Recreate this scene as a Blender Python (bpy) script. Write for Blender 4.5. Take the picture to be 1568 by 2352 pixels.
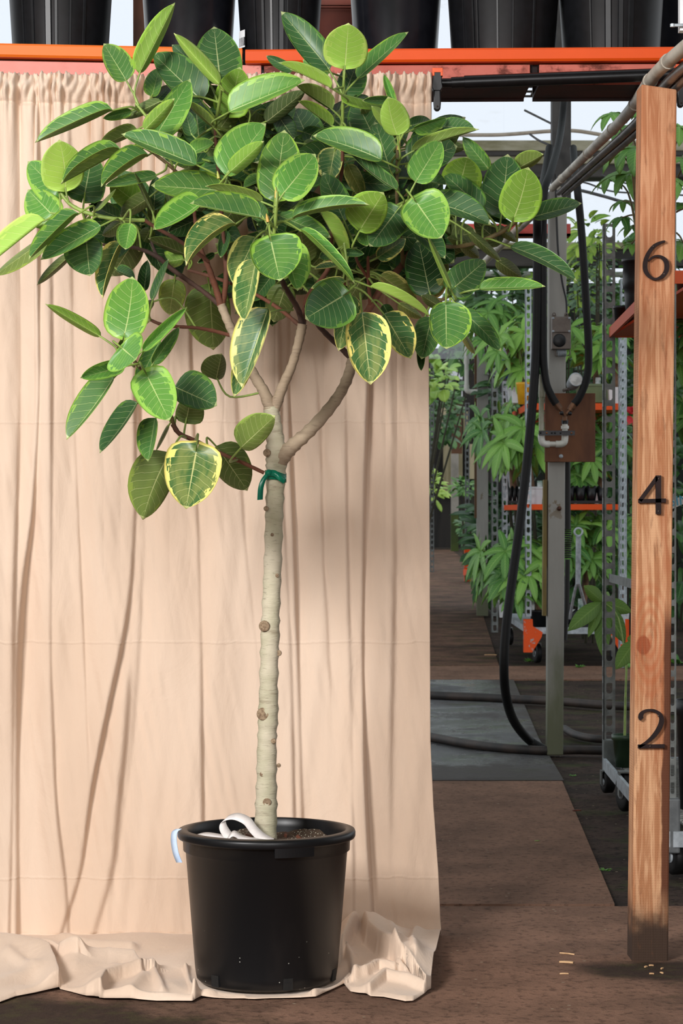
import bpy, bmesh, math, random
import numpy as np
from mathutils import Vector, Matrix
random.seed(7); np.random.seed(7)
for o in list(bpy.data.objects): bpy.data.objects.remove(o)
SC = bpy.context.scene; COL = SC.collection

# ------------------------------------------------------------------ camera, world, lamps, exposure
F = 5200.0; CAMH = 1.17; CX, CY = 784.0, 1176.0
cd = bpy.data.cameras.new('camera'); cam = bpy.data.objects.new('camera', cd); COL.objects.link(cam)
cd.sensor_fit = 'VERTICAL'; cd.sensor_height = 36.0; cd.lens = 36.0*F/2352.0
cam.location = (0, 0, CAMH); cam.rotation_euler = (math.pi/2, 0, 0)
cd.clip_start = 0.1; cd.clip_end = 400
cd.dof.use_dof = True; cd.dof.focus_distance = 5.6; cd.dof.aperture_fstop = 20
SC.camera = cam
W = bpy.data.worlds.new('sky'); SC.world = W; W.use_nodes = True
bg = W.node_tree.nodes['Background']; bg.inputs[0].default_value = (0.93, 0.97, 1.0, 1); bg.inputs[1].default_value = 1.08
def area(name, loc, target, size, power, color=(1, 1, 1), sy=None):
    l = bpy.data.lights.new(name, 'AREA'); l.shape = 'RECTANGLE'; l.size = size; l.size_y = sy or size
    l.energy = power; l.color = color
    o = bpy.data.objects.new(name, l); COL.objects.link(o); o.location = loc
    o.rotation_euler = (Vector(target)-Vector(loc)).to_track_quat('-Z', 'Y').to_euler(); return o
area('key_softbox', (-2.7, 1.0, 3.1), (0.2, 5.8, 1.2), 1.4, 470, (1.0, 0.98, 0.965))
area('front_fill', (0.6, -0.6, 2.4), (0.4, 6.0, 1.0), 1.8, 150, (1.0, 0.985, 0.975))  # unseen fill lamp added to brighten the front
VS = SC.view_settings; VS.view_transform = 'Standard'; VS.look = 'None'; VS.gamma = 1.0; VS.use_curve_mapping = False; VS.exposure = 0.0

# ------------------------------------------------------------------ helpers
def P(x, y, Y):                      # photo pixel + depth -> world point
    return Vector(((x-CX)/F*Y, Y, CAMH-(y-CY)/F*Y))
def FL(x, y, h=0.0):                 # photo pixel on the floor
    return Vector(((x-CX)/F*(F*CAMH/(y-CY)), F*CAMH/(y-CY), h))
def S(r, g, b):
    f = lambda c: (c/255/12.92 if c <= 10.31 else ((c/255+0.055)/1.055)**2.4)
    return (f(r), f(g), f(b), 1.0)

class MB:
    """collects shapes into one mesh"""
    def __init__(s): s.v = []; s.f = []; s.m = []; s.sm = []; s.cur = 0
    def add(s, vs, fs, smooth=False):
        n = len(s.v); s.v += [tuple(v) for v in vs]
        for f in fs: s.f.append(tuple(i+n for i in f)); s.m.append(s.cur); s.sm.append(smooth)
    def box(s, x0, x1, y0, y1, z0, z1):
        s.add([(x, y, z) for z in (z0, z1) for y in (y0, y1) for x in (x0, x1)],
              [(0, 2, 3, 1), (4, 5, 7, 6), (0, 1, 5, 4), (2, 6, 7, 3), (0, 4, 6, 2), (1, 3, 7, 5)])
    def hexa(s, a, b, smooth=False):  # two quads of 4 points
        s.add(list(a)+list(b), [(3, 2, 1, 0), (4, 5, 6, 7), (0, 1, 5, 4), (1, 2, 6, 5), (2, 3, 7, 6), (3, 0, 4, 7)], smooth)
    def bar(s, a, b, w, h, up=(0, 0, 1)):
        a, b = Vector(a), Vector(b); d = (b-a).normalized(); u = Vector(up)
        if abs(d.dot(u)) > .95: u = Vector((0, 1, 0))
        r = d.cross(u).normalized(); u = r.cross(d)
        q = lambda p: [p-r*w/2-u*h/2, p+r*w/2-u*h/2, p+r*w/2+u*h/2, p-r*w/2+u*h/2]
        s.hexa(q(a), q(b))
    def tube(s, pts, rad, n=10, smooth_path=0, caps=True):
        pts = [Vector(p) for p in pts]
        rad = list(rad) if hasattr(rad, '__len__') else [rad]*len(pts)
        if smooth_path: pts, rad = catmull(pts, rad, smooth_path)
        vs = []; N = None
        for i, p in enumerate(pts):
            t = (pts[min(i+1, len(pts)-1)]-pts[max(i-1, 0)]).normalized()
            if N is None:
                N = t.orthogonal().normalized()
            else:
                N = (N-t*N.dot(t)); N = N.normalized() if N.length > 1e-6 else t.orthogonal().normalized()
            B = t.cross(N)
            for k in range(n):
                a = 2*math.pi*k/n; vs.append(p+(N*math.cos(a)+B*math.sin(a))*rad[i])
        fs = [(i*n+k, i*n+(k+1) % n, (i+1)*n+(k+1) % n, (i+1)*n+k) for i in range(len(pts)-1) for k in range(n)]
        s.add(vs, fs, True)
        if caps:
            s.add(vs[:n][::-1], [tuple(range(n))]); s.add(vs[-n:], [tuple(range(n))])
    def lathe(s, prof, c=(0, 0, 0), n=48, axis='Z', close=False):
        vs = []
        for r, z in prof:
            for k in range(n):
                a = 2*math.pi*k/n
                q = (r*math.cos(a), r*math.sin(a), z)
                if axis == 'Y': q = (q[0], q[2], q[1])
                if axis == 'X': q = (q[2], q[0], q[1])
                vs.append((c[0]+q[0], c[1]+q[1], c[2]+q[2]))
        m = len(prof)
        fs = [(i*n+k, i*n+(k+1) % n, (i+1)*n+(k+1) % n, (i+1)*n+k) for i in range(m-1) for k in range(n)]
        s.add(vs, fs, True)
    def build(s, name, mats, parent=None, bevel=0.0, uv=None):
        me = bpy.data.meshes.new(name); me.from_pydata(s.v, [], s.f)
        for m in (mats if isinstance(mats, (list, tuple)) else [mats]): me.materials.append(m)
        me.polygons.foreach_set('material_index', s.m); me.polygons.foreach_set('use_smooth', s.sm)
        me.update()
        o = bpy.data.objects.new(name, me); COL.objects.link(o)
        if parent: o.parent = parent; o.matrix_parent_inverse = Matrix.Translation(-parent.location)
        if bevel:
            b = o.modifiers.new('bevel', 'BEVEL'); b.width = bevel; b.segments = 2; b.limit_method = 'ANGLE'; b.angle_limit = 0.7
            b.harden_normals = False
        return o
def catmull(pts, rad, k):
    P_ = []; R_ = []; n = len(pts)
    for i in range(n-1):
        p0, p1, p2, p3 = pts[max(i-1, 0)], pts[i], pts[i+1], pts[min(i+2, n-1)]
        for j in range(k):
            t = j/k; t2 = t*t; t3 = t2*t
            P_.append(0.5*((2*p1)+(p2-p0)*t+(2*p0-5*p1+4*p2-p3)*t2+(3*p1-p0-3*p2+p3)*t3))
            R_.append(rad[i]*(1-t)+rad[i+1]*t)
    P_.append(pts[-1]); R_.append(rad[-1]); return P_, R_
def thing(name, loc, label, cat, group=None):
    o = bpy.data.objects.new(name, None); COL.objects.link(o); o.location = loc; o.empty_display_size = .1
    return tag(o, label, cat, group)
def tag(o, label, cat, group=None, kind=None):
    o['label'] = label; o['category'] = cat
    if group: o['group'] = group
    if kind: o['kind'] = kind
    return o
def struct(o):
    o['kind'] = 'structure'; return o
def copy_tree(o, parent=None):
    c = o.copy(); COL.objects.link(c)
    if parent: c.parent = parent
    for ch in o.children: copy_tree(ch, c)
    return c

# ------------------------------------------------------------------ materials
class NT:
    def __init__(s, name):
        s.mat = bpy.data.materials.new(name); s.mat.use_nodes = True; s.t = s.mat.node_tree
        s.b = s.t.nodes['Principled BSDF']; s.out = s.t.nodes['Material Output']
    def n(s, typ, **kw):
        x = s.t.nodes.new(typ)
        for k, v in kw.items(): setattr(x, k, v)
        return x
    def l(s, a, b): s.t.links.new(a, b)
    def val(s, sock, v):
        if hasattr(v, 'links') or isinstance(v, bpy.types.NodeSocket): s.l(v, sock)
        else: sock.default_value = v
    def math(s, op, a, b=0.0, c=0.0, clamp=False):
        x = s.n('ShaderNodeMath', operation=op); x.use_clamp = clamp
        s.val(x.inputs[0], a); s.val(x.inputs[1], b); s.val(x.inputs[2], c); return x.outputs[0]
    def mix(s, f, a, b, mode='MIX'):
        x = s.n('ShaderNodeMix', data_type='RGBA', blend_type=mode)
        s.val(x.inputs[0], f); s.val(x.inputs[6], a); s.val(x.inputs[7], b); return x.outputs[2]
    def step(s, v, lo, hi):
        x = s.n('ShaderNodeMapRange', interpolation_type='SMOOTHSTEP'); s.val(x.inputs[0], v)
        s.val(x.inputs[1], lo); s.val(x.inputs[2], hi); return x.outputs[0]
    def obj(s): return s.n('ShaderNodeTexCoord').outputs['Object']
    def geo(s): return s.n('ShaderNodeNewGeometry').outputs['Position']
    def scale(s, vec, sc):
        x = s.n('ShaderNodeMapping'); s.l(vec, x.inputs[0]); x.inputs['Scale'].default_value = sc; return x.outputs[0]
    def noise(s, vec, scale, detail=3.0, rough=0.55, dist=0.0):
        x = s.n('ShaderNodeTexNoise'); s.l(vec, x.inputs['Vector']); x.inputs['Scale'].default_value = scale
        x.inputs['Detail'].default_value = detail; x.inputs['Roughness'].default_value = rough; x.inputs['Distortion'].default_value = dist
        return x.outputs[0]
    def vor(s, vec, scale, feat='F1'):
        x = s.n('ShaderNodeTexVoronoi', feature=feat); s.l(vec, x.inputs['Vector']); x.inputs['Scale'].default_value = scale
        return x.outputs['Distance']
    def bump(s, h, strength, dist=0.01):
        x = s.n('ShaderNodeBump'); x.inputs['Strength'].default_value = strength; x.inputs['Distance'].default_value = dist
        s.l(h, x.inputs['Height']); s.l(x.outputs[0], s.b.inputs['Normal'])
    def set(s, col=None, rough=None, metal=None, spec=None):
        if col is not None: s.val(s.b.inputs['Base Color'], col)
        if rough is not None: s.val(s.b.inputs['Roughness'], rough)
        if metal is not None: s.val(s.b.inputs['Metallic'], metal)
        if spec is not None: s.val(s.b.inputs['Specular IOR Level'], spec)
        return s.mat
def plain(name, a, b=None, scale=8, rough=.5, metal=0, bump=0, spec=.5, stretch=(1, 1, 1)):
    t = NT(name); v = t.scale(t.geo(), stretch)
    n = t.noise(v, scale, 5, .6)
    b = b or tuple(c*.7 for c in a[:3])+(1,)
    t.set(t.mix(t.step(n, .35, .68), a, b), rough, metal, spec)
    if bump: t.bump(n, bump, .01)
    return t.mat
def wornpaint(name, a, rust, lo=.6, hi=.68, scale=9, rough=.45, stretch=(1, 1, 1)):
    t = NT(name); v = t.scale(t.geo(), stretch)
    n = t.noise(v, scale, 6, .65); n2 = t.noise(v, scale*.35, 3)
    m = t.step(t.math('ADD', t.math('MULTIPLY', n, .7), t.math('MULTIPLY', n2, .35)), lo, hi)
    a2 = tuple(c*.82 for c in a[:3])+(1,)
    t.set(t.mix(m, t.mix(n, a, a2), rust), rough, spec=.25)
    t.bump(n, .1, .003); return t.mat
BLACK = plain('black_plastic', S(20, 21, 24), S(14, 15, 17), 30, .4, spec=.4)
RUBBER = plain('black_rubber', S(11, 11, 12), S(18, 17, 17), 20, .55, spec=.25)
GALV = plain('galvanised_steel', S(178, 186, 192), S(142, 150, 156), 25, .5, .25)
GALVD = plain('dull_steel', S(122, 126, 124), S(92, 96, 94), 22, .55, .2)
ORANGE = wornpaint('orange_paint', S(232, 84, 20), S(110, 45, 22), .68, .76)
PVC = plain('white_pvc', S(214, 214, 208), S(190, 190, 180), 12, .35)
WHITEP = plain('white_plastic', S(220, 222, 224), S(200, 203, 208), 10, .4)
GREENP = plain('green_plastic', S(52, 78, 54), S(40, 62, 44), 10, .4)
SAGEP = plain('sage_plastic', S(110, 132, 92), S(96, 118, 82), 10, .5)
# ------------------------------------------------------------------ setting
def floor_mat(name, a, b, wet=0.0, moss=.0, speck=.5):
    t = NT(name); p = t.geo()
    n1 = t.noise(p, 1.7, 5, .6); n2 = t.noise(p, 38, 4, .7); n3 = t.noise(t.scale(p, (1, .35, 1)), 7, 5, .65)
    n4 = t.noise(p, 4.5, 5, .7); c = t.mix(t.step(t.math('ADD', t.math('MULTIPLY', n1, .6), t.math('MULTIPLY', n4, .4)), .38, .62), a, b)
    c = t.mix(t.math('MULTIPLY', t.step(n3, .45, .72), .35), c, tuple(x*.5 for x in b[:3])+(1,))
    c = t.mix(t.math('MULTIPLY', t.step(n2, .51, .64), speck), c, S(30, 24, 20))
    sp = t.step(t.vor(p, 24), .13, .08)
    c = t.mix(t.math('MULTIPLY', sp, t.step(n3, .5, .6)), c, S(150, 135, 115))
    if moss:
        c = t.mix(t.math('MULTIPLY', t.step(t.noise(p, 3.1, 4, .65), .5, .66), moss), c, S(62, 78, 34))
    r = .85
    if wet:
        w = t.step(t.noise(p, 1.25, 4, .6), .40, .58)
        r = t.math('SUBTRACT', .8, t.math('MULTIPLY', w, wet))
    t.set(c, r, spec=.4 if wet else .08); t.bump(t.math('ADD', n2, t.math('MULTIPLY', n3, .6)), .45, .012); return t.mat
SOIL = floor_mat('dark_soil', S(74, 60, 53), S(44, 37, 33), 0, .35, .9)
BROWN = floor_mat('brown_concrete', S(136, 105, 88), S(112, 87, 73), 0, 0, .45)
WET = floor_mat('wet_concrete', S(92, 92, 94), S(70, 70, 72), .68, .5, .6)
m = MB(); m.add([(-9, -3, -.012), (14, -3, -.012), (14, 90, -.012), (-9, 90, -.012)], [(0, 1, 2, 3)])
struct(m.build('floor', SOIL))
def slab(name, poly, mat, h=.012):
    m = MB(); n = len(poly)
    m.add([(x, y, 0) for x, y in poly]+[(x, y, -h) for x, y in poly],
          [tuple(range(n))]+[(i, (i+1) % n, n+(i+1) % n, n+i)[::-1] for i in range(n)])
    return struct(m.build(name, mat))
NEARB = floor_mat('brown_concrete_near', S(136, 105, 88), S(112, 87, 73), 0, 0, .45)
t = NT.__new__(NT); t.mat = NEARB; t.t = NEARB.node_tree; t.b = t.t.nodes['Principled BSDF']
p = t.geo(); sx = t.n('ShaderNodeSeparateXYZ'); t.l(p, sx.inputs[0]); nz = t.math('SUBTRACT', t.noise(p, 5, 5, .65), .5)
def blob(x, y, rx, ry):
    a = t.math('DIVIDE', t.math('SUBTRACT', sx.outputs[0], x), rx); b = t.math('DIVIDE', t.math('SUBTRACT', sx.outputs[1], y), ry)
    return t.math('ADD', t.math('SQRT', t.math('ADD', t.math('MULTIPLY', a, a), t.math('MULTIPLY', b, b))), t.math('MULTIPLY', nz, .9))
k = t.math('MAXIMUM', t.step(blob(.86, 5.78, .34, .16), 1.0, .5), t.step(blob(1.10, 5.35, .34, .75), 1.0, .7))
k = t.math('MAXIMUM', k, t.step(blob(-1.05, 5.05, 1.15, .55), 1.0, .6))
old = t.b.inputs['Base Color'].links[0].from_socket
sc = t.mix(t.step(t.noise(p, 11, 4, .7), .46, .66), S(46, 38, 34), S(56, 54, 36))
t.l(t.mix(t.math('MULTIPLY', k, .9), old, sc), t.b.inputs['Base Color'])
slab('floor_near_slab', [(-5, -3.5), (5.4, -3.5), (5.4, 6.72), (-5, 6.72)], NEARB)
slab('floor_path_slab', [(-5, 6.76), (.815, 6.76), (.96, 9.85), (-5, 9.85)], BROWN)
t = NT.__new__(NT); t.mat = WET; t.t = WET.node_tree; t.b = t.t.nodes['Principled BSDF']
p = t.geo(); sx = t.n('ShaderNodeSeparateXYZ'); t.l(p, sx.inputs[0]); nz = t.math('SUBTRACT', t.noise(p, 2.6, 6, .7), .5)
k = t.step(t.math('ADD', sx.outputs[1], t.math('MULTIPLY', nz, 1.6)), 10.75, 10.35)
k = t.math('MAXIMUM', k, t.math('MULTIPLY', t.step(t.noise(t.scale(p, (1, .5, 1)), 3.0, 6, .7), .52, .6), .75))
k = t.math('MAXIMUM', k, t.step(t.math('ADD', sx.outputs[0], t.math('MULTIPLY', nz, .5)), .92, 1.1))
old = t.b.inputs['Base Color'].links[0].from_socket; oldr = t.b.inputs['Roughness'].links[0].from_socket
t.l(t.mix(t.math('MULTIPLY', k, .85), old, t.mix(t.noise(p, 20, 4, .7), S(38, 34, 32), S(70, 60, 54))), t.b.inputs['Base Color'])
t.l(t.math('MAXIMUM', oldr, t.math('MULTIPLY', k, .7)), t.b.inputs['Roughness'])
slab('floor_wet_slab', [(-4, 9.88), (.97, 9.88), (1.02, 11.7), (1.2, 15.8), (-4, 15.8)], WET)
slab('floor_dirt_band', [(-4, 15.85), (4.2, 15.85), (4.2, 17.2), (-4, 17.2)], BROWN, .011)
FARB = floor_mat('dark_brown_path', S(116, 88, 72), S(66, 51, 43), 0, .3, .5)  # shady blotches put into the darker brown
slab('floor_far_path', [(-4, 17.25), (1.2, 17.25), (1.62, 26), (2.6, 40), (3.4, 70), (-4, 70)], FARB, .011)

# translucent greenhouse sheets behind
t = NT('poly_sheet'); p = t.geo()
tr = t.n('ShaderNodeBsdfTransparent'); tl = t.n('ShaderNodeBsdfTranslucent'); ad = t.n('ShaderNodeMixShader')
st = t.noise(t.scale(p, (.6, .6, 9)), 1.4, 4, .6)
dirt = t.step(t.noise(t.scale(p, (1, 1, 3)), .9, 5, .6), .58, .85)
t.l(t.mix(t.math('MULTIPLY', dirt, .5), (.95, .97, 1, 1), S(190, 190, 180)), tr.inputs[0]); tl.inputs[0].default_value = (.95, .97, 1, 1)
ad.inputs[0].default_value = .12; t.l(tr.outputs[0], ad.inputs[1]); t.l(tl.outputs[0], ad.inputs[2]); t.l(ad.outputs[0], t.out.inputs[0])
POLY = t.mat
DARKBEAM = plain('dark_beam', S(72, 68, 64), S(48, 46, 44), 3, .7, stretch=(.4, 1, 3))
MOULD = plain('mouldy_board', S(178, 172, 150), S(120, 116, 78), 3, .7, stretch=(.5, 1, 2))
m = MB(); m.box(2.15, 14, 30.0, 30.02, 0, 8.3); m.box(-5, 2.15, 30.0, 30.02, 3.2, 8.3); struct(m.build('wall_back', POLY))
# unseen roof and walls added to block sky light; a sheet dims the plants
LIGHT_BLOCK = plain('light_block_boards', S(120, 112, 102), S(92, 86, 78), 2, .8, stretch=(1, .2, 1))
m = MB(); m.box(-4.5, 5.5, -3.5, 6.0, 3.5, 3.56); struct(m.build('added_ceiling', LIGHT_BLOCK))
m = MB(); m.box(-4.5, -4.4, -3.5, 9.0, 0, 3.5); struct(m.build('added_wall_left', LIGHT_BLOCK))
m = MB(); m.box(-4.5, 5.5, -3.6, -3.5, 0, 3.5); struct(m.build('added_wall_front', LIGHT_BLOCK))
m = MB(); m.box(5.4, 5.5, -3.5, 6.0, 0, 3.5); struct(m.build('added_wall_right', LIGHT_BLOCK))
BACKING = plain('dark_backing', S(34, 38, 30), S(20, 24, 18), 1.5, .9)
m = MB(); m.box(2.25, 14, 28.6, 28.65, 0, P(0, 650, 28.6).z); struct(m.build('added_backing', BACKING))  # dark sheet added so gaps between the plants look shaded
m = MB(); m.box(-6, .95, 28.6, 28.65, 0, 4.6); struct(m.build('wall_back_3', BACKING))
t = NT('dimming_sheet'); tr = t.n('ShaderNodeBsdfTransparent'); tr.inputs[0].default_value = (.40, .43, .43, 1); t.l(tr.outputs[0], t.out.inputs[0])
m = MB(); m.add([(-6, 6.9, 8.3), (14, 6.9, 8.3), (14, 30, 8.3), (-6, 30, 8.3)], [(0, 1, 2, 3)]); struct(m.build('added_ceiling_2', t.mat))  # added overhead to dim the sky light on the plants
yb = 21.5
def hb(name, y0, y1, x0, x1, mat, Y=yb, d=.25):
    a, b = P(x0, y1, Y), P(x1, y0, Y); m = MB(); m.box(a.x, b.x, Y, Y+d, a.z, b.z); return struct(m.build(name, mat, bevel=.01))
hb('trim_1', 322, 346, 900, 1640, MOULD, yb, .1)
hb('trim_2', 346, 358, 900, 1640, DARKBEAM, yb+.02, .3)
hb('trim_3', 358, 376, 900, 1640, MOULD, yb+.05, .3)
hb('trim_4', 376, 407, 900, 1640, DARKBEAM, yb+.1, .3)
hb('trim_5', 556, 572, 960, 1640, MOULD, yb+1, .2)
hb('trim_6', 572, 612, 960, 1640, DARKBEAM, yb+1.05, .2)
# rafter carrying the roof above the grey post
m = MB(); a = P(1271, 235, 12.2); b = P(1318, 235, 12.2)
m.box(P(1268, 0, 12.2).x, P(1311, 0, 12.2).x, 12.2, 12.3, P(0, 470, 12.2).z, P(0, -60, 12.2).z)
struct(m.build('trim_7', plain('dark_rafter', S(56, 54, 52), S(36, 35, 34), 5, .7)))
# ------------------------------------------------------------------ fabric backdrop
YC = 6.26
def interp(x, pts):
    xs, ys = zip(*pts); return np.interp(x, xs, ys)
def fold(X, Yp, line, A, wl, wr, s=4.0, y0=-1e9, y1=1e9, fade=120, under=.22):
    """a hanging fold: swells from the left, drops sharply at the line"""
    ys = [p[1] for p in line]; xs = [p[0] for p in line]
    gy = np.arange(0, 2500, 10.0); gx_ = np.interp(gy, ys, xs); pad = np.pad(gx_, 12, mode='edge'); gx_ = np.convolve(pad, np.hanning(27)[1:-1]/np.hanning(27)[1:-1].sum(), 'valid')
    x0 = np.interp(Yp, gy[:len(gx_)], gx_); t = X-x0
    A = A*.62*(.85+.4*np.sin(Yp*.0065+xs[0]*.7)); s = s*.7; wl = wl*1.35
    f = A*(np.exp(-(t/wl)**2)*.5*(1-np.tanh(t/s))-under*np.exp(-(t/wr)**2)*.5*(1+np.tanh(t/s)))
    env = np.clip((Yp-y0)/fade, 0, 1)*np.clip((y1-Yp)/fade, 0, 1)
    return f*env*env*(3-2*env)
def vnoise(X, Y, sx, sy, seed):
    r = np.random.RandomState(seed); g = r.rand(80, 80)
    x = X/sx+20; y = Y/sy+20; xi = np.floor(x).astype(int); yi = np.floor(y).astype(int)
    fx = x-xi; fy = y-yi; fx = fx*fx*(3-2*fx); fy = fy*fy*(3-2*fy); xi %= 79; yi %= 79
    return (g[yi, xi]*(1-fx)+g[yi, xi+1]*fx)*(1-fy)+(g[yi+1, xi]*(1-fx)+g[yi+1, xi+1]*fx)*fy-.5
nx = 520; xs = np.linspace(-70, 1000, nx)
yv = np.concatenate([np.linspace(170, 260, 40), np.linspace(262, 2150, 300)])
XX, YY = np.meshgrid(xs, yv)
right = interp(yv, [(170, 990), (270, 990), (700, 984), (1200, 986), (1700, 988), (1850, 995), (2000, 1006), (2110, 1011), (2150, 1014)])
# squeeze so the last column lies on the right hem
Xp = -70+(XX+70)*((right+70)/1070)[:, None]
D = np.zeros_like(XX)
F_ = lambda *a, **k: fold(Xp, YY, *a, **k)
D += F_([(44,200),(45,900),(40,1200),(25,2100)], .022, 30, 18, y0=150)
D += F_([(88,200),(92,900),(76,1200),(56,1320),(44,1500),(40,1800),(42,2150)], .05, 48, 34, 4, y0=150, y1=2400)
D += F_([(120,900),(118,1300),(116,1500),(130,1850),(152,2020),(158,2120)], .02, 26, 20, y0=500, y1=2400)
D += F_([(160,260),(166,900),(186,1350),(208,1800)], .012, 30, 24, y0=230, y1=1850)
D += F_([(310,700),(312,1150),(302,1350),(290,1440),(256,1600),(226,1740),(205,1850),(196,1940),(180,2040),(132,2150)], .042, 60, 40, 5, y0=800, y1=2500)
D += F_([(300,1500),(290,1700),(272,1850),(262,2000),(200,2190)], .03, 40, 40, 8, y0=1500, y1=2500)
D += F_([(330,1250),(318,1500),(300,1750),(252,2060)], .012, 26, 20, 8, y0=1150, y1=2300)
D += F_([(425,400),(440,900),(452,1150),(462,1500),(466,1950)], .024, 60, 40, 5, y0=300, y1=2100)
D += F_([(300,260),(302,600),(318,900),(330,1200)], .028, 40, 36, 5, y0=230, y1=1250)
D += F_([(540,900),(562,1250),(590,1500),(606,1700)], .014, 50, 40, 6, y0=700, y1=1850)
D += F_([(664,640),(660,850),(672,1150),(684,1500),(694,1880),(700,2050)], .036, 48, 34, 5, y0=600, y1=2350)
D += F_([(640,700),(650,1150),(668,1500),(676,1880)], .02, 26, 20, 5, y0=600, y1=2200)
D += F_([(718,800),(735,950),(740,1250),(760,1600)], .014, 30, 24, 6, y0=700, y1=1700)
D += F_([(790,700),(792,900),(798,1300),(806,1600),(812,2000)], .018, 40, 30, 6, y0=600, y1=2300)
D += F_([(846,600),(846,850),(836,1150),(832,1500),(838,1800),(846,1950),(856,2110)], .05, 60, 40, 4, y0=500, y1=2400)
D += F_([(886,500),(900,900),(906,1300),(898,1700)], .02, 40, 50, 8, y0=400, y1=2000)
D += F_([(915,150),(918,300),(925,700)], .03, 50, 40, 6, y0=120, y1=900)
D += .012*np.sin(Xp*.052+1.3*np.sin(YY*.0016)+.8*np.sin(Xp*.011))*np.clip((900-Xp)/700, .15, 1)*np.clip((2000-YY)/900, .2, 1)
D += .010*vnoise(Xp, YY, 60, 900, 3)+.006*vnoise(Xp+YY*.12, YY, 26, 260, 4)+.0035*vnoise(Xp-YY*.2, YY, 13, 120, 5)
# gathers of the heading
ph_ = Xp*.068+1.1*np.sin(Xp*.021)+.7*np.sin(Xp*.047+2)
tubes = np.abs(np.sin(ph_))**.7-.6
hf = .7*np.sin(Xp*.36+2*np.sin(Xp*.05))+.5*np.sin(Xp*.21+1.4*np.sin(Xp*.033))+2.2*vnoise(Xp, YY, 19, 46, 8)
ga = np.exp(-np.clip(YY-215, 0, None)/330.0)*(1-.55*np.clip((Xp-900)/60, 0, 1))
D += .034*tubes*ga*np.clip((YY-150)/60, .3, 1)+.010*hf*np.exp(-np.clip(YY-225, 0, None)/40.0)
rodb = np.exp(-((YY-203)/20.0)**2)*.026          # pocket swelling around the rod
seam = -.006*np.exp(-((YY-238)/5.0)**2)
rip = (.7+.3*np.sin(Xp*.3+YY*.1))
D += rodb*rip+seam+.006*np.sin(Xp*.55)*np.exp(-((YY-175)/10.0)**2)
D -= .010*np.exp(-((YY-2118)/25)**2)*np.clip((Xp-840)/30, 0, 1)
ZZ = CAMH-(YY-CY)/F*YC; ZZ[0] += .004*np.sin(xs*.33)+.003*np.sin(xs*.9)
XW = (Xp-CX)/F*YC; YW = YC-D
# keep it hanging to the floor, then run along the floor to the hem
foot = YW[-1].copy(); xfoot = XW[-1].copy()
hem_l = [(-90, 2312), (0, 2306), (36, 2293), (100, 2281), (136, 2275), (165, 2283), (199, 2294), (216, 2296), (229, 2299), (300, 2299), (360, 2303), (441, 2304), (462, 2294), (520, 2297), (585, 2299), (620, 2297), (690, 2296), (725, 2294), (790, 2264), (805, 2282), (840, 2288), (850, 2292), (880, 2294), (930, 2305), (948, 2304), (975, 2286), (988, 2278), (994, 2268)]
npool = 120; rows = []
tt = np.linspace(0, 1, npool+1)[1:]
def ridge(X, Y, pts, w, h, asym=1.0):
    """ridge along a polyline, in floor pixels; steeper on the right/down side"""
    best = np.full(X.shape, 1e9); sg = np.zeros(X.shape)
    for (x0, y0), (x1, y1) in zip(pts[:-1], pts[1:]):
        dx, dy = x1-x0, (y1-y0)*1.0; l2 = dx*dx+dy*dy; k = np.clip(((X-x0)*dx+(Y-y0)*dy)/l2, 0, 1)
        ex, ey = X-(x0+k*dx), Y-(y0+k*dy); d = np.hypot(ex, ey*2.2); s_ = np.sign(dx*ey-dy*ex)
        up = d < best; best = np.where(up, d, best); sg = np.where(up, s_, sg)
    ww = np.where(sg > 0, w*asym, w)
    return h*np.exp(-(best/ww)**2)
xh = np.interp(np.linspace(0, 1, nx), np.linspace(0, 1, nx), -70+(xs+70)*((1000+70)/1070))
xend = np.where(xh > 960, 960+(xh-960)*.72, xh)
hy = np.interp(xend, [p[0] for p in hem_l], [p[1] for p in hem_l])
hY = F*CAMH/(hy-CY); hX = (xend-CX)/F*hY
PX, PY, PZ = [], [], []
for k, t_ in enumerate(tt):
    e = t_
    X = xfoot*(1-e)+hX*e; Y = foot*(1-e)+hY*e
    px = CX+X/Y*F; py = CY+F*CAMH/Y
    PX.append(X); PY.append(Y); PZ.append((px, py))
PX = np.array(PX); PY = np.array(PY); px = np.array([p[0] for p in PZ]); py = np.array([p[1] for p in PZ])
H = np.zeros_like(PX)
R = lambda pts, w, h, asym=1.0: ridge(px, py, pts, w, h, asym)
H += R([(134,2268),(124,2240),(112,2214),(70,2200),(20,2190),(-60,2186)], 46, .040, .14)
H += R([(-40,2285),(30,2262),(80,2250)], 24, .014)+R([(20,2215),(70,2240)], 16, .012)
H += R([(98,2200),(140,2216),(178,2222)], 20, .034, .2)+R([(230,2296),(242,2268),(280,2258),(321,2252),(308,2224),(250,2212),(180,2214)], 40, .034, .14)
H += R([(180,2240),(255,2240)], 26, .016)+R([(330,2262),(300,2290)], 20, .012)
H += R([(350,2240),(372,2290)], 12, .014)+R([(425,2240),(446,2298)], 9, .02, .5)+R([(446,2296),(500,2288),(560,2296)], 7, .02)
H += R([(230,2298),(300,2296),(380,2300),(440,2302)], 5, .012)
H += .02*np.exp(-((px-330)/120)**2)*np.clip((2190-py)/60, 0, 1)
H += R([(130,2150),(200,2180),(300,2190)], 16, .02)
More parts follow.
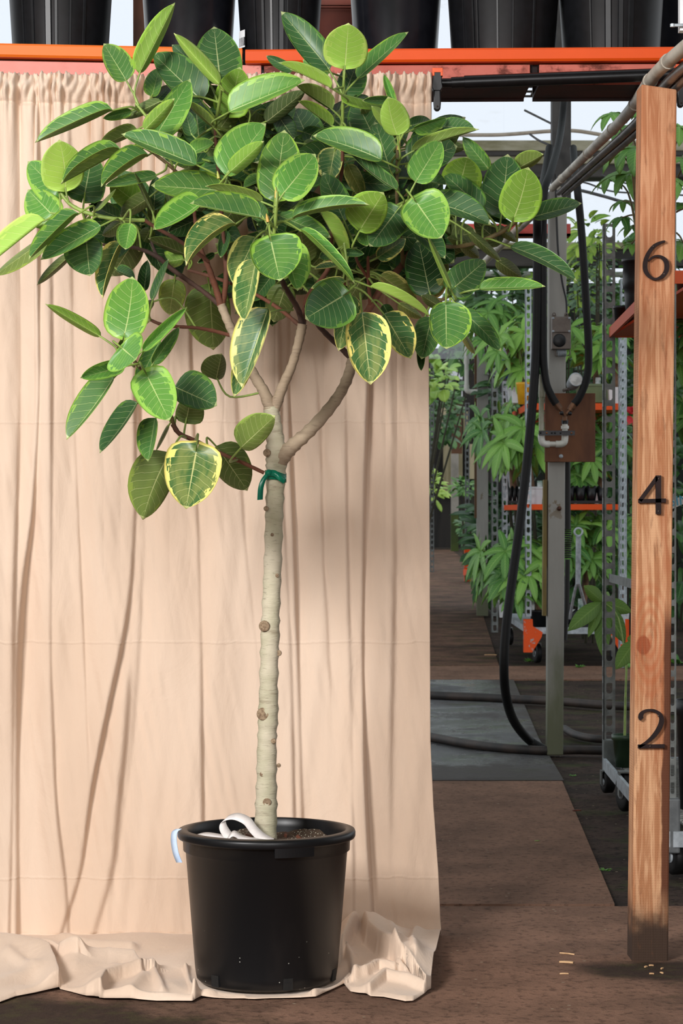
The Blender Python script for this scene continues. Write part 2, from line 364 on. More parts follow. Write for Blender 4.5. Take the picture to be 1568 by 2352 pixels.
# right-hand heap
rx = np.clip((px-770)/50, 0, 1); rx = rx*rx*(3-2*rx)
fr_ = np.clip((2300-py)/150, 0, 1)
H += .030*rx*np.clip((py-2118)/40, 0, 1)*np.clip((2296-py)/60, 0, 1)
H += R([(788,2210),(806,2180),(828,2150),(858,2116)], 52, .060, .12)
H += R([(836,2160),(846,2198),(870,2220),(898,2234),(924,2250)], 70, .062, .10)
H += R([(960,2150),(945,2200),(952,2250)], 16, .014, .5)+R([(900,2180),(915,2222)], 14, .010)
H += R([(796,2212),(806,2240),(812,2266)], 12, .026, .3)+R([(806,2268),(842,2264),(870,2254),(906,2258)], 16, .026, .25)
H += R([(722,2290),(762,2281),(800,2258)], 12, .022, .4)+R([(846,2288),(886,2266),(935,2272),(978,2284)], 18, .022, .35)
H += R([(906,2232),(912,2252),(930,2262)], 9, .02, .4)+R([(860,2244),(880,2240)], 12, .012)
H += .010*(vnoise(px+py, py*2, 60, 44, 21)+.2)*np.clip((py-2160)/40, 0, 1)+.02*(vnoise(px-py*.5, py*2, 110, 70, 23)+.3)
hemf = np.clip((1-tt)/.02, .12, 1)[:, None]
potd = np.hypot(PX-P(612, 2262, 5.62).x, PY-5.62)
H *= np.clip((potd-.165)/.08, 0.06, 1)
H = np.maximum(H, 0)*np.clip(hemf*1.0+.0, 0, 1)+.004
# soften the bend between wall and floor
ZL = ZZ[-1].copy()
bend = np.exp(-tt/.06)[:, None]
H = H*(1-bend)+bend*np.maximum(ZL[None, :], .0)+bend*0
Vx = np.vstack([XW, PX]); Vy = np.vstack([YW, PY]); Vz = np.vstack([np.maximum(ZZ, .004), H])
nr = Vx.shape[0]
verts = np.stack([Vx, Vy, Vz], -1).reshape(-1, 3)
ii, jj = np.meshgrid(np.arange(nr-1), np.arange(nx-1), indexing='ij'); a = (ii*nx+jj).ravel()
faces = np.stack([a, a+nx, a+nx+1, a+1], -1)
me = bpy.data.meshes.new('backdrop_curtain'); me.from_pydata(verts.tolist(), [], faces.tolist())
me.polygons.foreach_set('use_smooth', [True]*len(faces)); me.update()
t = NT('muslin'); p = t.geo()
weave = t.noise(t.scale(p, (1, 1, 1)), 420, 2, .6)
n1 = t.noise(t.scale(p, (1, 1, .25)), 2.2, 4, .6)
wr1 = t.noise(t.scale(p, (1, .6, .22)), 16, 4, .6, 1.4); wr2 = t.noise(t.scale(p, (.7, .7, .5)), 7, 5, .65, 1.0)
sx = t.n('ShaderNodeSeparateXYZ'); t.l(p, sx.inputs[0])
cr = None
for z0 in (.81, .16, 1.42):
    d = t.math('ABSOLUTE', t.math('SUBTRACT', sx.outputs[2], t.math('ADD', z0, t.math('MULTIPLY', t.math('SUBTRACT', wr2, .5), .03))))
    k = t.step(d, .006, .0); cr = k if cr is None else t.math('ADD', cr, k)
t.set(t.mix(t.step(n1, .3, .7), S(221, 199, 179), S(211, 186, 164)), .9, spec=.12)
t.b.inputs['Sheen Weight'].default_value = .15
t.bump(t.math('ADD', t.math('ADD', t.math('MULTIPLY', weave, .05), t.math('MULTIPLY', wr1, .55)), t.math('ADD', wr2, t.math('MULTIPLY', cr, .25))), .42, .011)
me.materials.append(t.mat)
cur = bpy.data.objects.new('backdrop_curtain', me); COL.objects.link(cur)
so = cur.modifiers.new('thickness', 'SOLIDIFY'); so.thickness = .0012; so.offset = 1
tag(cur, 'beige muslin backdrop curtain gathered on a rod and pooling on the floor', 'curtain')
# ------------------------------------------------------------------ the potted rubber tree
YT = 5.62
TREE = thing('potted_rubber_tree', (0, 0, 0), 'tall variegated rubber tree on one slim trunk in a large black nursery pot', 'potted tree')
TREE.location = P(612, 2262, YT); TREE.location.z = 0.012
bpy.context.view_layer.update()
pc = TREE.location.copy()
# pot
t = NT('pot_plastic'); p = t.geo()
n = t.noise(t.scale(p, (1, 1, .35)), 4, 4, .6)
gz = t.math('SUBTRACT', 1.0, t.step(t.n('ShaderNodeSeparateXYZ').outputs[2], 0.0, .2))
sep = [x for x in t.t.nodes if x.type == 'SEPXYZ'][0]; t.l(p, sep.inputs[0])
dust = t.math('MULTIPLY', t.step(n, .52, .75), .35)
speck = t.math('MULTIPLY', t.step(t.vor(p, 42), .07, .045), gz)
t.set(t.mix(speck, t.mix(dust, S(15, 16, 18), S(52, 47, 44)), S(196, 196, 186)), .38, spec=.35)
POTM = t.mat
m = MB()
prof = [(0, .004), (.160, .004), (.166, 0), (.1735, .008), (.177, .03), (.2005, .318), (.2065, .322), (.2075, .35), (.2185, .352), (.2205, .356), (.2205, .366), (.2185, .371), (.2, .374), (.196, .371), (.1945, .35), (.19, .3), (.165, .03), (0, .03)]
m.lathe(prof, pc, 96)
POT = m.build('pot', POTM, TREE, .0)
m = MB()   # grip tab under the rim
for k in range(12):
    a0 = math.radians(-83+k*2.2); a1 = math.radians(-83+(k+1)*2.2); r0, r1 = .2085, .2185
    q = lambda a, r, z: (pc.x+r*math.cos(a), pc.y+r*math.sin(a), pc.z+z)
    m.hexa([q(a0, r0, .331), q(a1, r0, .331), q(a1, r1, .331), q(a0, r1, .331)], [q(a0, r0, .357), q(a1, r0, .357), q(a1, r1+.001, .357), q(a0, r1+.001, .357)])
m.build('grip_tab', POTM, POT)
HOLE = plain('pot_hole', S(9, 8, 8), S(20, 17, 14), 60, .9)
for ang in (-133, -71, -18):
    m = MB(); a = math.radians(ang)
    for k in range(4):
        a0 = a+math.radians(-3.9+k*1.95); a1 = a0+math.radians(1.95)
        q = lambda a, r, z: (pc.x+r*math.cos(a), pc.y+r*math.sin(a), pc.z+z)
        m.hexa([q(a0, .16, .006), q(a1, .16, .006), q(a1, .1776, .006), q(a0, .1776, .006)], [q(a0, .16, .034), q(a1, .16, .034), q(a1, .1785, .034), q(a0, .1785, .034)])
    m.build('drain_hole', HOLE, POT)
# soil with perlite and bark
t = NT('potting_soil'); p = t.geo()
n = t.noise(p, 60, 4, .7); sp = t.step(t.vor(p, 150), .30, .2); sel = t.step(t.noise(p, 22, 3), .34, .5)
c = t.mix(n, S(44, 34, 26), S(84, 64, 46)); c = t.mix(t.math('MULTIPLY', sp, sel), c, S(216, 210, 188))
t.set(c, .95); t.bump(t.math('ADD', n, sp), .8, .01); SOILM = t.mat
m = MB(); nr, na = 14, 60; vs = []
for i in range(nr+1):
    r = .1955*i/nr
    for k in range(na):
        a = 2*math.pi*k/na; h = .338+.012*math.sin(7*a+r*40)*r/.2+random.uniform(-.003, .003)+.012*math.exp(-(r/.06)**2)
        vs.append((pc.x+r*math.cos(a), pc.y+r*math.sin(a), pc.z+h))
m.add(vs, [(i*na+k, i*na+(k+1) % na, (i+1)*na+(k+1) % na, (i+1)*na+k) for i in range(nr) for k in range(na)], True)
SOILO = m.build('potting_soil', SOILM, TREE)
BARKC = plain('bark_chip', S(92, 50, 30), S(60, 34, 22), 40, .9)
for (x, y, l, tilt) in [(694, 1926, .03, 1.1), (729, 1918, .035, .5), (748, 1922, .03, .2), (770, 1921, .02, .1), (575, 1912, .02, .2), (655, 1908, .02, .1)]:
    c = P(x, y, YT-.05 if y > 1915 else YT+.04); c.z = pc.z+.347
    d = Vector((math.cos(x), math.sin(x)*.5, tilt)).normalized()
    m = MB(); m.bar(c-d*l*.3, c+d*l*.7, .009, .016, (0, 1, 0)); m.build('bark_chip', BARKC, SOILO, .002)

# bark
def barkmat(name, a, b, dark, ring=1.0):
    t = NT(name); p = t.geo(); s = t.scale(p, (1, 1, 5.5))
    n = t.noise(s, 9, 6, .65); n2 = t.noise(p, 5, 4, .6); n3 = t.noise(t.scale(p, (1, 1, 7)), 40, 3, .6)
    c = t.mix(t.step(n2, .35, .65), a, b)
    c = t.mix(t.math('MULTIPLY', t.step(n, .55, .72), .7*ring), c, dark)
    c = t.mix(t.math('MULTIPLY', t.step(n3, .58, .7), .35), c, S(70, 56, 44))
    t.set(c, .8); t.bump(t.math('ADD', n, t.math('MULTIPLY', n3, .6)), .45, .004); return t.mat
BARK = barkmat('grey_bark', S(198, 188, 166), S(170, 166, 138), S(134, 120, 98))
BARKG = barkmat('taupe_bark', S(172, 154, 130), S(146, 128, 106), S(112, 92, 74), .7)
BARKB = barkmat('brown_bark', S(112, 66, 46), S(86, 56, 42), S(64, 42, 32), .8)
BARKR = barkmat('dark_bark', S(76, 52, 42), S(58, 42, 36), S(44, 32, 28), .8)
STEM = plain('green_stem', S(136, 160, 74), S(112, 132, 62), 30, .5)
STEMD = plain('woody_stem', S(110, 96, 58), S(84, 70, 46), 25, .6)

BR = []   # (points3d) of every branch for petiole attachment
def branch(pts, mat, name='branch', parent=None, knob=True, n=12):
    """pts: (px, py, width_px, depth offset)"""
    ps = [P(x, y, YT+d) for x, y, w, d in pts]; rs = [w/2/F*(YT+d) for x, y, w, d in pts]
    q, r = catmull(ps, rs, 6)
    if knob: r = [a*(1+.07*math.sin(i*2.1+pts[0][0])+random.uniform(-.035, .035)) for i, a in enumerate(r)]
    m = MB(); m.tube(q, r, n)
    BR.extend(q); return m.build(name, mat, parent or TREE)
TR = branch([(609, 1960, 56, 0), (609, 1935, 53, 0), (611, 1860, 50, 0), (612, 1780, 47, 0), (613, 1700, 44, 0), (616, 1640, 46, 0), (617, 1560, 42, 0), (620, 1470, 43, 0), (622, 1400, 41, 0), (626, 1300, 42, 0), (629, 1200, 41, 0), (632, 1120, 42, 0), (634, 1075, 47, 0), (634, 1045, 50, 0), (632, 1010, 42, 0), (626, 965, 38, 0), (622, 935, 34, 0)], BARK, 'trunk', n=24)
KN = plain('knot', S(152, 132, 106), S(108, 86, 66), 160, .9)
for (x, y, r) in [(607, 1438, 13), (604, 1640, 15), (613, 1843, 10), (602, 1778, 6), (628, 1702, 6), (640, 1500, 7), (611, 1168, 6), (636, 1322, 5), (640, 1758, 5), (613, 1040, 9), (625, 1228, 4)]:
    rr = r/F*YT; off = math.sqrt(max(0, 1-((x-618)/24)**2))*.024
    c = P(x, y, YT-off); m = MB()
    m.lathe([(rr, 0), (rr*.98, -.003), (rr*.75, -.005), (rr*.5, -.0035), (rr*.25, -.005), (0, -.005)], c, 16, 'Y'); m.build('knot', KN, TR)
B = branch
B([(634, 1078, 34, .0), (648, 1050, 37, -.008), (672, 1024, 33, -.02), (705, 995, 30, -.03), (745, 952, 28, -.02), (780, 905, 26, 0), (800, 862, 25, .02), (808, 828, 24, .04)], BARKG, n=16)
B([(808, 832, 22, .04), (820, 770, 19, .07), (846, 712, 17, .1), (882, 655, 16, .12), (920, 612, 14, .15), (950, 560, 12, .17), (960, 520, 8, .2)], BARKB)
B([(806, 822, 16, .04), (780, 796, 14, .03), (748, 766, 13, .0), (722, 735, 12, -.03), (703, 702, 12, -.05)], BARKR)
B([(622, 940, 32, 0), (606, 900, 26, 0), (582, 860, 24, .02), (560, 815, 22, .03), (540, 775, 21, .03), (522, 735, 20, .02), (508, 700, 21, .02)], BARKG, n=16)
B([(508, 704, 17, .02), (495, 660, 15, .02), (478, 612, 13, .0), (462, 575, 11, -.02), (450, 520, 9, -.03), (446, 470, 8, -.03), (452, 420, 7, -.05)], BARKB)
B([(510, 702, 15, .02), (518, 655, 13, .04), (518, 600, 12, .06), (512, 545, 11, .08), (508, 480, 9, .1), (500, 380, 8, .1), (493, 290, 7, .1)], BARKB)
B([(506, 702, 12, .02), (470, 672, 11, .04), (432, 645, 11, .06), (392, 616, 11, .07), (365, 592, 12, .08), (330, 575, 9, .08), (290, 565, 8, .06), (235, 562, 6, .04)], BARKR)
B([(362, 592, 8, .08), (352, 568, 7, .1), (345, 545, 6, .1)], BARKR)
B([(478, 600, 9, -.01), (440, 572, 9, -.06), (400, 546, 9, -.1), (365, 527, 9, -.12), (332, 506, 9, -.14)], BARKB)
B([(528, 770, 9, .03), (490, 760, 9, .02), (450, 753, 8, .0), (405, 750, 8, -.02), (370, 745, 8, -.05), (346, 735, 7, -.06)], BARKB)
B([(630, 940, 27, .0), (648, 890, 24, -.01), (668, 845, 21, -.02), (682, 800, 20, -.02), (691, 762, 22, -.02), (694, 745, 22, -.02)], BARKG, n=16)
B([(694, 750, 15, -.02), (686, 715, 13, -.04), (668, 682, 13, -.08), (650, 650, 12, -.14), (638, 610, 9, -.24), (630, 570, 8, -.32), (626, 545, 8, -.36)], BARKR)
B([(694, 752, 15, -.02), (700, 712, 15, 0), (708, 680, 13, .02), (735, 645, 11, .05), (755, 612, 11, .06), (760, 560, 9, .08), (770, 480, 8, .1), (785, 390, 8, .08), (786, 305, 8, .02)], BARKB)
B([(688, 748, 10, .0), (655, 720, 9, .02), (615, 692, 9, .04), (570, 668, 8, .06), (500, 640, 8, .1), (432, 620, 8, .12)], BARKB)
B([(708, 690, 9, .02), (760, 660, 9, -.02), (800, 650, 8, -.08), (800, 640, 7, -.12)], BARKB)
B([(850, 700, 10, .1), (846, 650, 8, .06), (845, 615, 8, .0), (845, 590, 6, -.04)], BARKB)
B([(846, 640, 8, .05), (820, 600, 7, -.05), (818, 575, 6, -.15)], BARKB)
B([(925, 608, 10, .15), (922, 560, 8, .1), (914, 500, 8, .0), (911, 450, 8, -.06), (912, 400, 8, -.08), (912, 335, 7, -.08)], STEMD)
B([(940, 580, 10, .15), (985, 566, 9, .12), (1050, 566, 9, .06), (1100, 555, 10, 0), (1150, 533, 11, -.02), (1185, 508, 10, -.03), (1215, 482, 7, -.04)], STEMD)
B([(930, 610, 9, .14), (970, 660, 8, .05), (1005, 688, 8, -.03), (1030, 680, 8, -.08), (1050, 658, 7, -.1)], STEMD)
B([(606, 1086, 9, .0), (560, 1064, 9, -.01), (505, 1040, 9, -.03), (450, 1013, 10, -.05), (412, 996, 11, -.07), (397, 974, 12, -.08)], BARKB)
B([(399, 976, 9, -.08), (385, 935, 8, -.12), (350, 876, 9, -.2), (322, 845, 9, -.24), (300, 822, 8, -.26), (272, 800, 7, -.26)], STEMD)
B([(332, 506, 9, -.14), (290, 505, 9, -.15), (240, 499, 9, -.16), (195, 487, 10, -.16), (165, 472, 9, -.16), (148, 455, 8, -.16), (136, 436, 6, -.16)], STEM)
B([(493, 292, 8, .1), (501, 250, 8, .05), (507, 210, 7, .0), (506, 190, 5, -.02)], STEM)
B([(786, 305, 8, .02), (787, 250, 8, -.02), (789, 200, 7, -.04), (790, 150, 6, -.05)], STEM)
B([(628, 548, 9, -.38), (632, 510, 9, -.4), (635, 465, 8, -.42), (636, 440, 6, -.42)], STEM)
B([(446, 440, 7, -.05), (400, 390, 8, -.08), (350, 350, 7, -.1), (322, 335, 6, -.12)], STEMD)
B([(400, 390, 6, -.06), (360, 300, 6, .0), (330, 260, 7, .0), (312, 238, 6, .0)], STEM)
B([(500, 420, 7, .1), (515, 415, 6, -.1), (522, 405, 5, -.2)], STEM)
B([(912, 500, 7, -.02), (930, 470, 7, -.15), (944, 450, 6, -.2)], STEM)
B([(798, 655, 7, -.12), (797, 610, 6, -.2), (790, 560, 6, -.2)], STEM)

# ---- leaves
t = NT('leaf_surface')
uv = t.n('ShaderNodeUVMap').outputs[0]; sx = t.n('ShaderNodeSeparateXYZ'); t.l(uv, sx.inputs[0])
u = sx.outputs[0]; v0 = t.math('SUBTRACT', t.math('MULTIPLY', sx.outputs[1], 2.0), 1.0); av = t.math('ABSOLUTE', v0)
def at(nm): x = t.n('ShaderNodeAttribute', attribute_name=nm); return x
aA = at('leafA'); aB = at('leafB'); aP = at('leafP'); sp_ = t.n('ShaderNodeSeparateColor'); t.l(aP.outputs['Color'], sp_.inputs[0])
mw, under, seed = sp_.outputs[0], sp_.outputs[1], sp_.outputs[2]
cb = t.n('ShaderNodeCombineXYZ'); t.l(t.math('ADD', u, t.math('MULTIPLY', seed, 37.0)), cb.inputs[0]); t.l(v0, cb.inputs[1]); t.l(t.math('MULTIPLY', seed, 91.0), cb.inputs[2])
vv = cb.outputs[0]
# side-vein coordinate
sv = t.math('SUBTRACT', t.math('MULTIPLY', u, 8.6), t.math('MULTIPLY', t.math('POWER', av, 1.15), 1.75))
svn = t.math('ADD', sv, t.math('MULTIPLY', t.math('SUBTRACT', t.noise(vv, 2.2, 2), .5), .5))
fr = t.math('ABSOLUTE', t.math('SUBTRACT', t.math('FRACT', svn), .5))
vein = t.step(fr, .055, .02); vein = t.math('MULTIPLY', vein, t.step(av, .99, .8))
fr2 = t.math('ABSOLUTE', t.math('SUBTRACT', t.math('FRACT', t.math('MULTIPLY', svn, 3.0)), .5))
vein2 = t.math('MULTIPLY', t.step(fr2, .12, .02), .16)
mid = t.step(av, t.math('MULTIPLY', t.math('SUBTRACT', 1.25, u), .04), .012)
blk = t.noise(t.n('ShaderNodeCombineXYZ').outputs[0], 1.7, 3, .6)   # blocky patches that follow the veins
cx = [x for x in t.t.nodes if x.type == 'COMBXYZ'][-1]
t.l(t.math('ADD', t.math('FLOOR', t.math('ADD', svn, .5)), t.math('MULTIPLY', seed, 53.0)), cx.inputs[0]); t.l(t.math('MULTIPLY', v0, 2.4), cx.inputs[1]); t.l(t.math('MULTIPLY', u, 1.5), cx.inputs[2])
fine = t.noise(vv, 13, 4, .7)
e = t.math('ADD', av, t.math('ADD', t.math('MULTIPLY', t.math('SUBTRACT', blk, .5), 1.1), t.math('MULTIPLY', t.math('SUBTRACT', fine, .5), .16)))
e = t.math('MAXIMUM', e, t.math('MULTIPLY', t.step(av, .86, .985), 1.02))
mar = t.step(e, t.math('SUBTRACT', .97, mw), t.math('SUBTRACT', 1.0, mw))
big = t.noise(vv, 1.6, 3, .6)
ca = t.mix(t.math('MULTIPLY', t.step(big, .45, .62), .55), aA.outputs['Color'], t.mix(.30, aA.outputs['Color'], aB.outputs['Color']))
col = t.mix(mar, ca, aB.outputs['Color'])
vs_ = t.math('MULTIPLY', t.math('ADD', vein, vein2), .42)
vc = t.mix(.45, t.mix(.5, aA.outputs['Color'], aB.outputs['Color']), S(226, 224, 168))
col = t.mix(vs_, col, vc); col = t.mix(t.math('MULTIPLY', mid, .85), col, vc)
t.b.inputs['Subsurface Weight'].default_value = .45; t.b.inputs['Subsurface Radius'].default_value = (.6, 1.0, .25); t.b.inputs['Subsurface Scale'].default_value = .0022
t.set(col, t.math('ADD', .40, t.math('MULTIPLY', under, .2)), spec=.42)
t.bump(t.math('SUBTRACT', t.math('MULTIPLY', t.math('SUBTRACT', 1.0, vein), 1.0), t.math('MULTIPLY', mid, 1.0)), .35, .0015)
LEAFM = t.mat
UU = np.array([0, .03, .08, .15, .24, .34, .44, .54, .64, .73, .81, .88, .93, .965, 1.0])
WW = np.array([.05, .46, .72, .88, .97, 1.0, .995, .955, .885, .775, .63, .45, .275, .12, .0])
WWH = np.array([.05, .60, .86, .97, 1.0, .99, .955, .89, .80, .685, .545, .385, .235, .105, .0])
VVs = np.array([-1, -.93, -.72, -.45, -.2, -.05, .05, .2, .45, .72, .93, 1])
VVs = np.array([-1, -.9, -.66, -.4, -.18, 0, .18, .4, .66, .9, 1])
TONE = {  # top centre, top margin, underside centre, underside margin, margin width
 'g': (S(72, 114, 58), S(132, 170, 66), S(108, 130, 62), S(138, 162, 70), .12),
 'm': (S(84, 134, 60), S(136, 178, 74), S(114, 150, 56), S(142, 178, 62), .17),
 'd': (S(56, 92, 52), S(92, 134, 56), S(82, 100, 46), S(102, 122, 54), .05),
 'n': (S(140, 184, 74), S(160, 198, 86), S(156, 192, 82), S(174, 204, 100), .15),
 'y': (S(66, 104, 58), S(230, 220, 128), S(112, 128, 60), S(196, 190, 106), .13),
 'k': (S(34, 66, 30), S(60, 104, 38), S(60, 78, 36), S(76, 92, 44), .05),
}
def leaf_arrays(bx, by, tx, ty, wl, wr, side, tone, dy, bow=0.0, heart=None, Lr=.19):
    Y = YT+dy; s = Y/F
    wl *= 1.06; wr *= 1.06
    d = Vector((tx-bx, ty-by)); lp = d.length; dn = d/lp; lf = Vector((dn.y, -dn.x))
    Lpx = Lr/s
    zt = math.sqrt(max(0.0, Lpx**2-lp**2)); zt = min(zt, .75*lp+15, 95)
    sgn = -1 if side == 'T' else 1                   # depth sign (negative = towards the camera)
    downward = dn.y
    ztip = sgn*zt*(1 if downward > -.25 else -1)
    half = max(.27*max(lp, .8*Lpx), abs(wl), abs(wr))
    dl = math.sqrt(max(0, half**2-wl**2)); dr = math.sqrt(max(0, half**2-wr**2))
    cap = 60
    dl, dr = min(dl, cap), min(dr, cap)
    if abs(wl) < .55*abs(wr): sl, sr = 1, -.35
    elif abs(wr) < .55*abs(wl): sl, sr = -.35, 1
    else: sl = sr = .55
    if wl < 0: sl = 1
    if wr < 0: sr = 1
    dl *= sl*sgn; dr *= sr*sgn
    isH = min(wl, wr) > .40*lp and tone not in 'n'; hb = .15 if isH else (.06 if min(wl, wr) > .3*lp else 0.0); WT = WWH if isH else WW
    ph = random.uniform(0, 6.28); amp = random.uniform(.02, .05)*half
    V = []; UVs = []
    for i, u in enumerate(UU):
        for v in VVs:
            w = WT[i]; a = abs(v)
            along = u*lp - hb*lp*(a**2)*(1-u)**4*1.3
            ww = wl if v < 0 else wr; dd = dl if v < 0 else dr
            off = ww*w*a*(1 if v > 0 else -1)            # right positive
            side_px = -off                                 # along lf
            b4 = 4*u*(1-u)
            X = bx+dn.x*along+lf.x*(side_px+bow*b4); Yp = by+dn.y*along+lf.y*(side_px+bow*b4)
            z = ztip*u**1.3 - sgn*(-1)*0 + sgn*-.10*lp*b4*(-.5 if side == 'T' else .5)
            z += dd*w*(a**1.5)
            z += amp*math.sin(9*u+ph+(2.5 if v > 0 else 0))*a*a
            V.append((X, Yp, z)); UVs.append((u, v*.5+.5))
    W_ = [P(x, y, Y+z*s) for x, y, z in V]
    return W_, UVs
NU, NV = len(UU), len(VVs)
def leaf_mesh_data(spec):
    bx, by, tx, ty, wl, wr, side, tone, dy = spec[:9]
    bow = spec[9] if len(spec) > 9 and spec[9] is not None else 0
    pts, uvs = leaf_arrays(bx, by, tx, ty, wl, wr, side, tone, dy, bow)
    g = lambda i, j: pts[i*NV+j]
    nrm = []
    for i in range(NU):
        for j in range(NV):
            du = g(min(i+1, NU-1), j)-g(max(i-1, 0), j); dv = g(i, min(j+1, NV-1))-g(i, max(j-1, 0))
            n = du.cross(dv); nrm.append(n.normalized() if n.length > 1e-12 else Vector((0, -1, 0)))
    ca, cm, ua, um, mw = TONE[tone]; sd = random.random(); jit = random.uniform(.9, 1.1)
    j3 = lambda c: (c[0]*jit*random.uniform(.93, 1.07), c[1]*jit, c[2]*jit*random.uniform(.9, 1.1), 1)
    # seen from the camera the u x v normal faces away or towards; "T" leaves show their top to the camera
    avg = sum(nrm, Vector()); vis = sum(1 for a in nrm if a.y < 0) > len(nrm)/2
    main_faces_cam = (wl+wr) > 0
    topsign = 1 if ((side == 'T') == True) else -1
    # orientation: for u along base->tip and v from left to right (as seen), u x v points away from the camera
    orient = -1.0*topsign
    vs = []; fs = []; uvl = []; A = []; Bc = []; Pp = []
    n0 = NU*NV; th = .00045
    for layer in (0, 1):
        for k in range(n0):
            vs.append(pts[k]+nrm[k]*orient*(th if layer == 0 else -th)); uvl.append(uvs[k])
        cols = (j3(ca), j3(cm)) if layer == 0 else (j3(ua), j3(um))
        A += [cols[0]]*n0; Bc += [cols[1]]*n0; Pp += [(max(0, mw+((sd*7) % 1-.5)*mw*.9), float(layer), sd, 1)]*n0
    for i in range(NU-1):
        for j in range(NV-1):
            a, b, c, d = i*NV+j, i*NV+j+1, (i+1)*NV+j+1, (i+1)*NV+j
            q = (a, d, c, b); r = (n0+a, n0+b, n0+c, n0+d)
            # u x v normal of (a,d,c,b) ordering
            if orient > 0: fs.append(q); fs.append(r)
            else: fs.append(q[::-1]); fs.append(r[::-1])
    ring = [j for j in range(NV)]+[i*NV+NV-1 for i in range(1, NU)]+[(NU-1)*NV+j for j in range(NV-2, -1, -1)]+[i*NV for i in range(NU-2, 0, -1)]
    for k in range(len(ring)):
        a, b = ring[k], ring[(k+1) % len(ring)]; fs.append((a, b, n0+b, n0+a))
    return vs, fs, uvl, A, Bc, Pp, pts
def build_leaves(name, specs, parent):
    V, Fc, U, A, Bc, Pp = [], [], [], [], [], []
    for sp in specs:
        vs, fs, uvl, a, b, p_, pts = leaf_mesh_data(sp); n = len(V)
        V += [tuple(x) for x in vs]; Fc += [tuple(i+n for i in f) for f in fs]; U += uvl; A += a; Bc += b; Pp += p_
    me = bpy.data.meshes.new(name); me.from_pydata(V, [], Fc); me.materials.append(LEAFM)
    me.polygons.foreach_set('use_smooth', [True]*len(Fc))
    ul = me.uv_layers.new(name='UVMap'); li = np.empty(len(me.loops), dtype=np.int32); me.loops.foreach_get('vertex_index', li)
    ul.data.foreach_set('uv', np.array(U)[li].ravel())
    for nm, dat in (('leafA', A), ('leafB', Bc), ('leafP', Pp)):
        at_ = me.attributes.new(nm, 'FLOAT_COLOR', 'POINT'); at_.data.foreach_set('color', np.array(dat, dtype=np.float32).ravel())
    me.update(); o = bpy.data.objects.new(name, me); COL.objects.link(o); o.parent = parent
    o.matrix_parent_inverse = Matrix.Translation(-TREE.location); return o
def petiole_geo(m, sp, target=None):
    bx, by, tx, ty = sp[:4]; Y = YT+sp[8]
    b = P(bx, by, Y); d = (P(tx, ty, Y)-b).normalized()
    if target is None:
        best = min(BR, key=lambda q: (q-b).length+.35*max(0, (q-b).normalized().dot(d)) if (q-b).length > .012 else 9)
        if (best-b).length > .17: best = b+(best-b).normalized()*.10
    else:
        best = P(target[0], target[1], Y+.0); best = min(BR, key=lambda q: (q.x-best.x)**2+(q.z-best.z)**2+.15*(q.y-best.y)**2)
        tp = P(target[0], target[1], best.y)
        best = tp
    c = b-d*min(.05, .45*(best-b).length)
    m.tube([best, best*.35+c*.65, b+d*.006], [.0030, .0027, .0022], 7, 5)
# base x,y, tip x,y, half width left, right, side, tone, depth, bow, petiole target
L = []
def A(*a): L.append(a)
# left shoots
A(258,253,80,328,-13,40,'T','g',-.05,4,(318,255))
A(150,432,136,321,52,42,'U','n',-.17,-4,(160,468))
A(134,440,64,371,40,38,'T','m',-.12,0,(150,456))
A(120,493,64,436,46,34,'T','m',-.14,0,(136,436))
A(280,347,140,423,-24,46,'T','g',-.22,0,(325,350))
A(194,448,212,352,44,42,'T','d',-.06,0,(200,486))
A(341,356,232,430,-13,46,'T','g',-.24,0,(365,350))
A(315,298,226,338,8,24,'U','g',.05)
A(290,185,238,100,24,35,'T','g',0,0,(318,242))
A(320,168,402,6,33,12,'U','m',0,0,(314,236))
A(464,232,350,122,29,50,'T','d',.03,0,(492,288))
A(504,194,399,76,12,20,'U','n',-.06,0,(508,205))
A(504,172,491,61,52,52,'T','d',.08,0,(505,195))
A(528,251,551,154,40,40,'U','m',.1)
A(526,257,700,184,50,10,'T','m',-.12,0,(497,288))
A(440,142,395,103,15,15,'T','d',.12)
A(610,281,702,208,25,15,'U','k',.14)
A(492,293,426,232,5,16,'U','g',.02)
A(358,312,437,181,27,36,'T','m',-.12)
A(332,298,401,226,18,16,'U','m',-.2)
A(370,232,284,273,12,15,'U','d',0)
A(302,255,236,272,12,10,'T','g',.04)
A(349,222,366,155,24,14,'T','g',.08)
A(355,235,394,195,15,15,'T','d',.16)
# top centre
A(756,159,645,26,28,35,'T','d',0,0,(786,255))
A(792,152,800,53,50,47,'U','n',-.06,0,(789,200))
A(821,180,938,73,26,8,'T','g',.05,0,(795,225))
A(761,202,640,144,1,25,'U','n',-.2,0,(787,237))
A(752,165,695,138,20,18,'T','m',.1)
A(672,162,611,128,13,11,'T','d',.1)
A(763,251,680,197,4,29,'U','g',-.02,0,(784,285))
A(792,215,822,138,26,36,'T','d',.1)
A(783,216,882,243,2,20,'U','m',-.1)
A(905,232,832,231,9,11,'T','g',-.05)
A(906,240,881,170,9,9,'T','m',-.04)
A(912,311,891,222,24,38,'U','n',-.2,4,(912,365))
A(905,298,853,243,14,15,'U','n',-.05)
A(862,322,816,228,42,34,'T','d',.1)
A(897,395,861,280,33,32,'T','d',0)
A(876,367,718,312,14,44,'T','g',-.22,-4,(909,398))
A(912,437,794,340,3,22,'T','d',-.24,6,(914,470))
A(763,290,684,232,2,22,'U','m',0)
A(775,303,712,318,12,15,'T','d',-.04)
A(800,240,846,221,13,12,'T','d',.1)
A(590,287,545,252,22,22,'U','d',.18)
A(640,268,676,320,22,22,'T','k',.2)
A(600,262,648,300,20,18,'U','d',.2)
